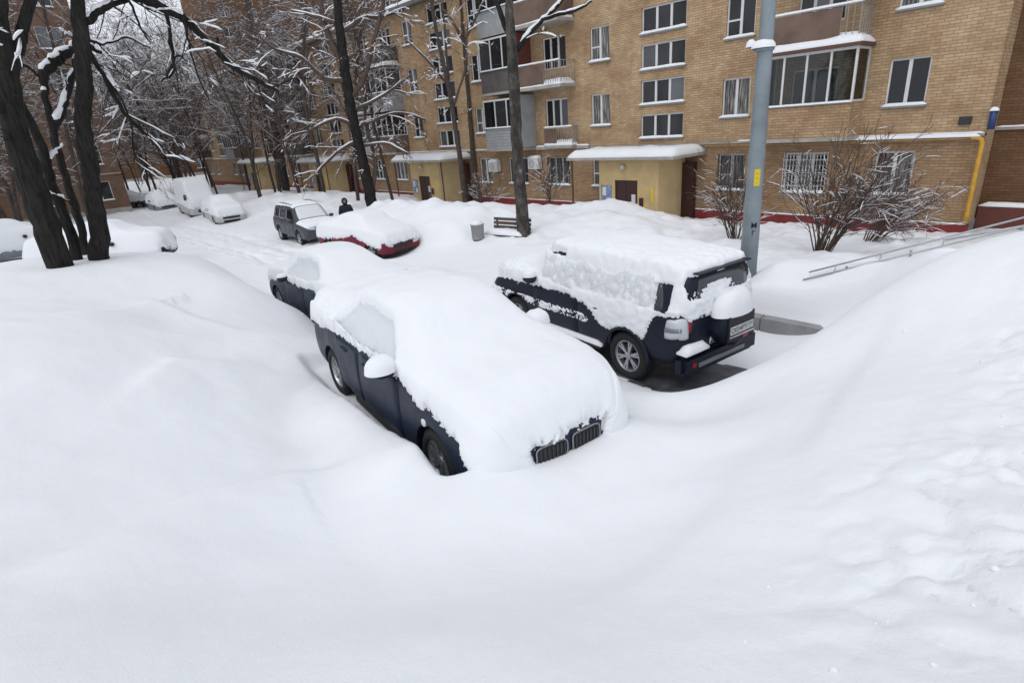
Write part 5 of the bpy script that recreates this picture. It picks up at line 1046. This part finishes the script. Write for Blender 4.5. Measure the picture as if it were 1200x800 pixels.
# ------------------------------------------------------------------ bench, bin, person
bp_ = atz(595, 281, 1.0); bz = gz(bp_[0], bp_[1]); bn = empty('park_bench', (bp_[0], bp_[1], bz-.42), math.radians(8)); tag(bn, 'wooden slatted bench half sunk in snow beside the birch', 'bench')
for i in range(4): MB().box((-.85, -.28+i*.13, .44), (.85, -.17+i*.13, .475)).build('seat_slat', M['wood_grey'], bn, bev=.008)
for i in range(3): MB().box((-.85, .26+i*.02, .58+i*.14), (.85, .29+i*.02, .69+i*.14)).build('back_slat', M['wood_grey'], bn, bev=.008)
for xx in (-.7, .7):
    MB().box((xx-.04, -.3, 0), (xx+.04, .3, .43)).build('leg', M['concrete'], bn, bev=.015); MB().box((xx-.03, .295, .35), (xx+.03, .33, .98)).build('back_post', M['metal_dark'], bn)
link('snow', snow_pad(1.65, .5, .16, 1), M['snow'], bn, True, (0, -.03, .475)); link('snow', snow_pad(1.7, .06, .05, 2), M['snow'], bn, True, (0, .315, .97))
q = atz(561, 284, 1.0); lb = empty('litter_bin', (q[0], q[1], gz(q[0], q[1])-.08)); tag(lb, 'round grey litter bin topped with snow beside the bench', 'litter bin')
MB().lathe([(.001, .05), (.2, .05), (.215, .08), (.225, .52), (.24, .53), (.24, .57), (.2, .57), (.19, .4), (.001, .4)], 24, 'z').build('bucket', M['concrete'], lb, True); MB().lathe([(.14, 0), (.2, 0), (.2, .05), (.14, .05)], 20, 'z').build('base', M['metal_dark'], lb)
link('snow', heap(.22, .22, .2, 5), M['snow'], lb, True, (0, 0, .5))
def person():
    hp = atz(403, 233, 2.42); gz_ = gz(hp[0], hp[1]); root = empty('person', (hp[0], hp[1], gz_), math.radians(-20)); s = (2.42-gz_)/1.78
    tag(root, 'person in a dark hooded jacket standing between the snowed-in cars', 'person')
    me = bpy.data.meshes.new('body')
    J = [(0, 0, .95, .22, .18), (0, 0, 1.15, .22, .18), (0, .0, 1.36, .23, .17), (0, 0, 1.50, .09, .08), (.02, 0, 1.60, .085, .095), (.02, 0, 1.72, .08, .09), (0, .12, .9, .10, .1), (0, .13, .5, .075, .075), (-.02, .13, .09, .055, .055), (.12, .14, .04, .05, .04), (0, -.12, .9, .10, .1), (.04, -.13, .5, .075, .075), (.02, -.13, .09, .055, .055), (.16, -.14, .04, .05, .04),
         (0, .21, 1.42, .10, .10), (.0, .27, 1.15, .085, .085), (.06, .27, .92, .07, .07), (.09, .26, .82, .045, .045), (0, -.21, 1.42, .10, .10), (0, -.27, 1.15, .085, .085), (.06, -.27, .92, .07, .07), (.09, -.26, .82, .045, .045)]
    E_ = [(0, 1), (1, 2), (2, 3), (3, 4), (4, 5), (0, 6), (6, 7), (7, 8), (8, 9), (0, 10), (10, 11), (11, 12), (12, 13), (2, 14), (14, 15), (15, 16), (16, 17), (2, 18), (18, 19), (19, 20), (20, 21)]
    me.from_pydata([tuple(np.array(j[:3])*s) for j in J], E_, []); o = bpy.data.objects.new('t', me); col.objects.link(o)
    o.modifiers.new('s', 'SKIN'); sk = me.skin_vertices[0].data
    for i, j in enumerate(J): sk[i].radius = (j[3]*s, j[4]*s)
    sk[0].use_root = True; su = o.modifiers.new('u', 'SUBSURF'); su.levels = 2; su.render_levels = 2
    r = bpy.data.meshes.new_from_object(o.evaluated_get(bpy.context.evaluated_depsgraph_get())); bpy.data.objects.remove(o)
    link('body', r, M['jacket'], root, True)
    # hood: open shell round the face; face with nose, eyes and mouth set into it
    b = MB(); n, m = 14, 20; V = []
    for i in range(n+1):
        th = .62+(math.pi-.62)*i/n
        for j in range(m): ph = 2*math.pi*j/m; V.append(((.02+.145*math.cos(th))*s, .135*math.sin(th)*math.cos(ph)*s, (1.67+.165*math.sin(th)*math.sin(ph))*s))
    b.add(V, [(i*m+j, i*m+(j+1) % m, (i+1)*m+(j+1) % m, (i+1)*m+j) for i in range(n) for j in range(m)]); b.build('hood', M['jacket'], root, True)
    f = MB(); V = []
    for i in range(9):
        t = i/8; z_ = 1.57+.19*t; w = .072*math.sqrt(max(.02, 1-(2*t-1.1)**2*.7))
        for j in range(9):
            a = (j/8-.5)*2.4; nose = .025*math.exp(-((t-.45)/.12)**2)*math.exp(-(a/.25)**2); eye = -.012*math.exp(-((t-.62)/.07)**2)*math.exp(-((abs(a)-.5)/.25)**2); V.append(((.055+w*.75*math.cos(a)+nose+eye)*s, w*math.sin(a)*s, z_*s))
    f.add(V, [(i*9+j, i*9+j+1, (i+1)*9+j+1, (i+1)*9+j) for i in range(8) for j in range(8)]); fo = f.build('face', M['skin'], root, True)
    for sg in (1, -1): MB().lathe([(.001, -.008), (.008, 0), (.001, .008)], 8, 'x').build('eye', M['ink'], fo, True, (.118*s, sg*.03*s, 1.688*s))
    MB().box((.0, -.022, -.004), (.006, .022, .004)).build('mouth', M['lamp_red'], fo, loc=(.122*s, 0, 1.612*s))
person()
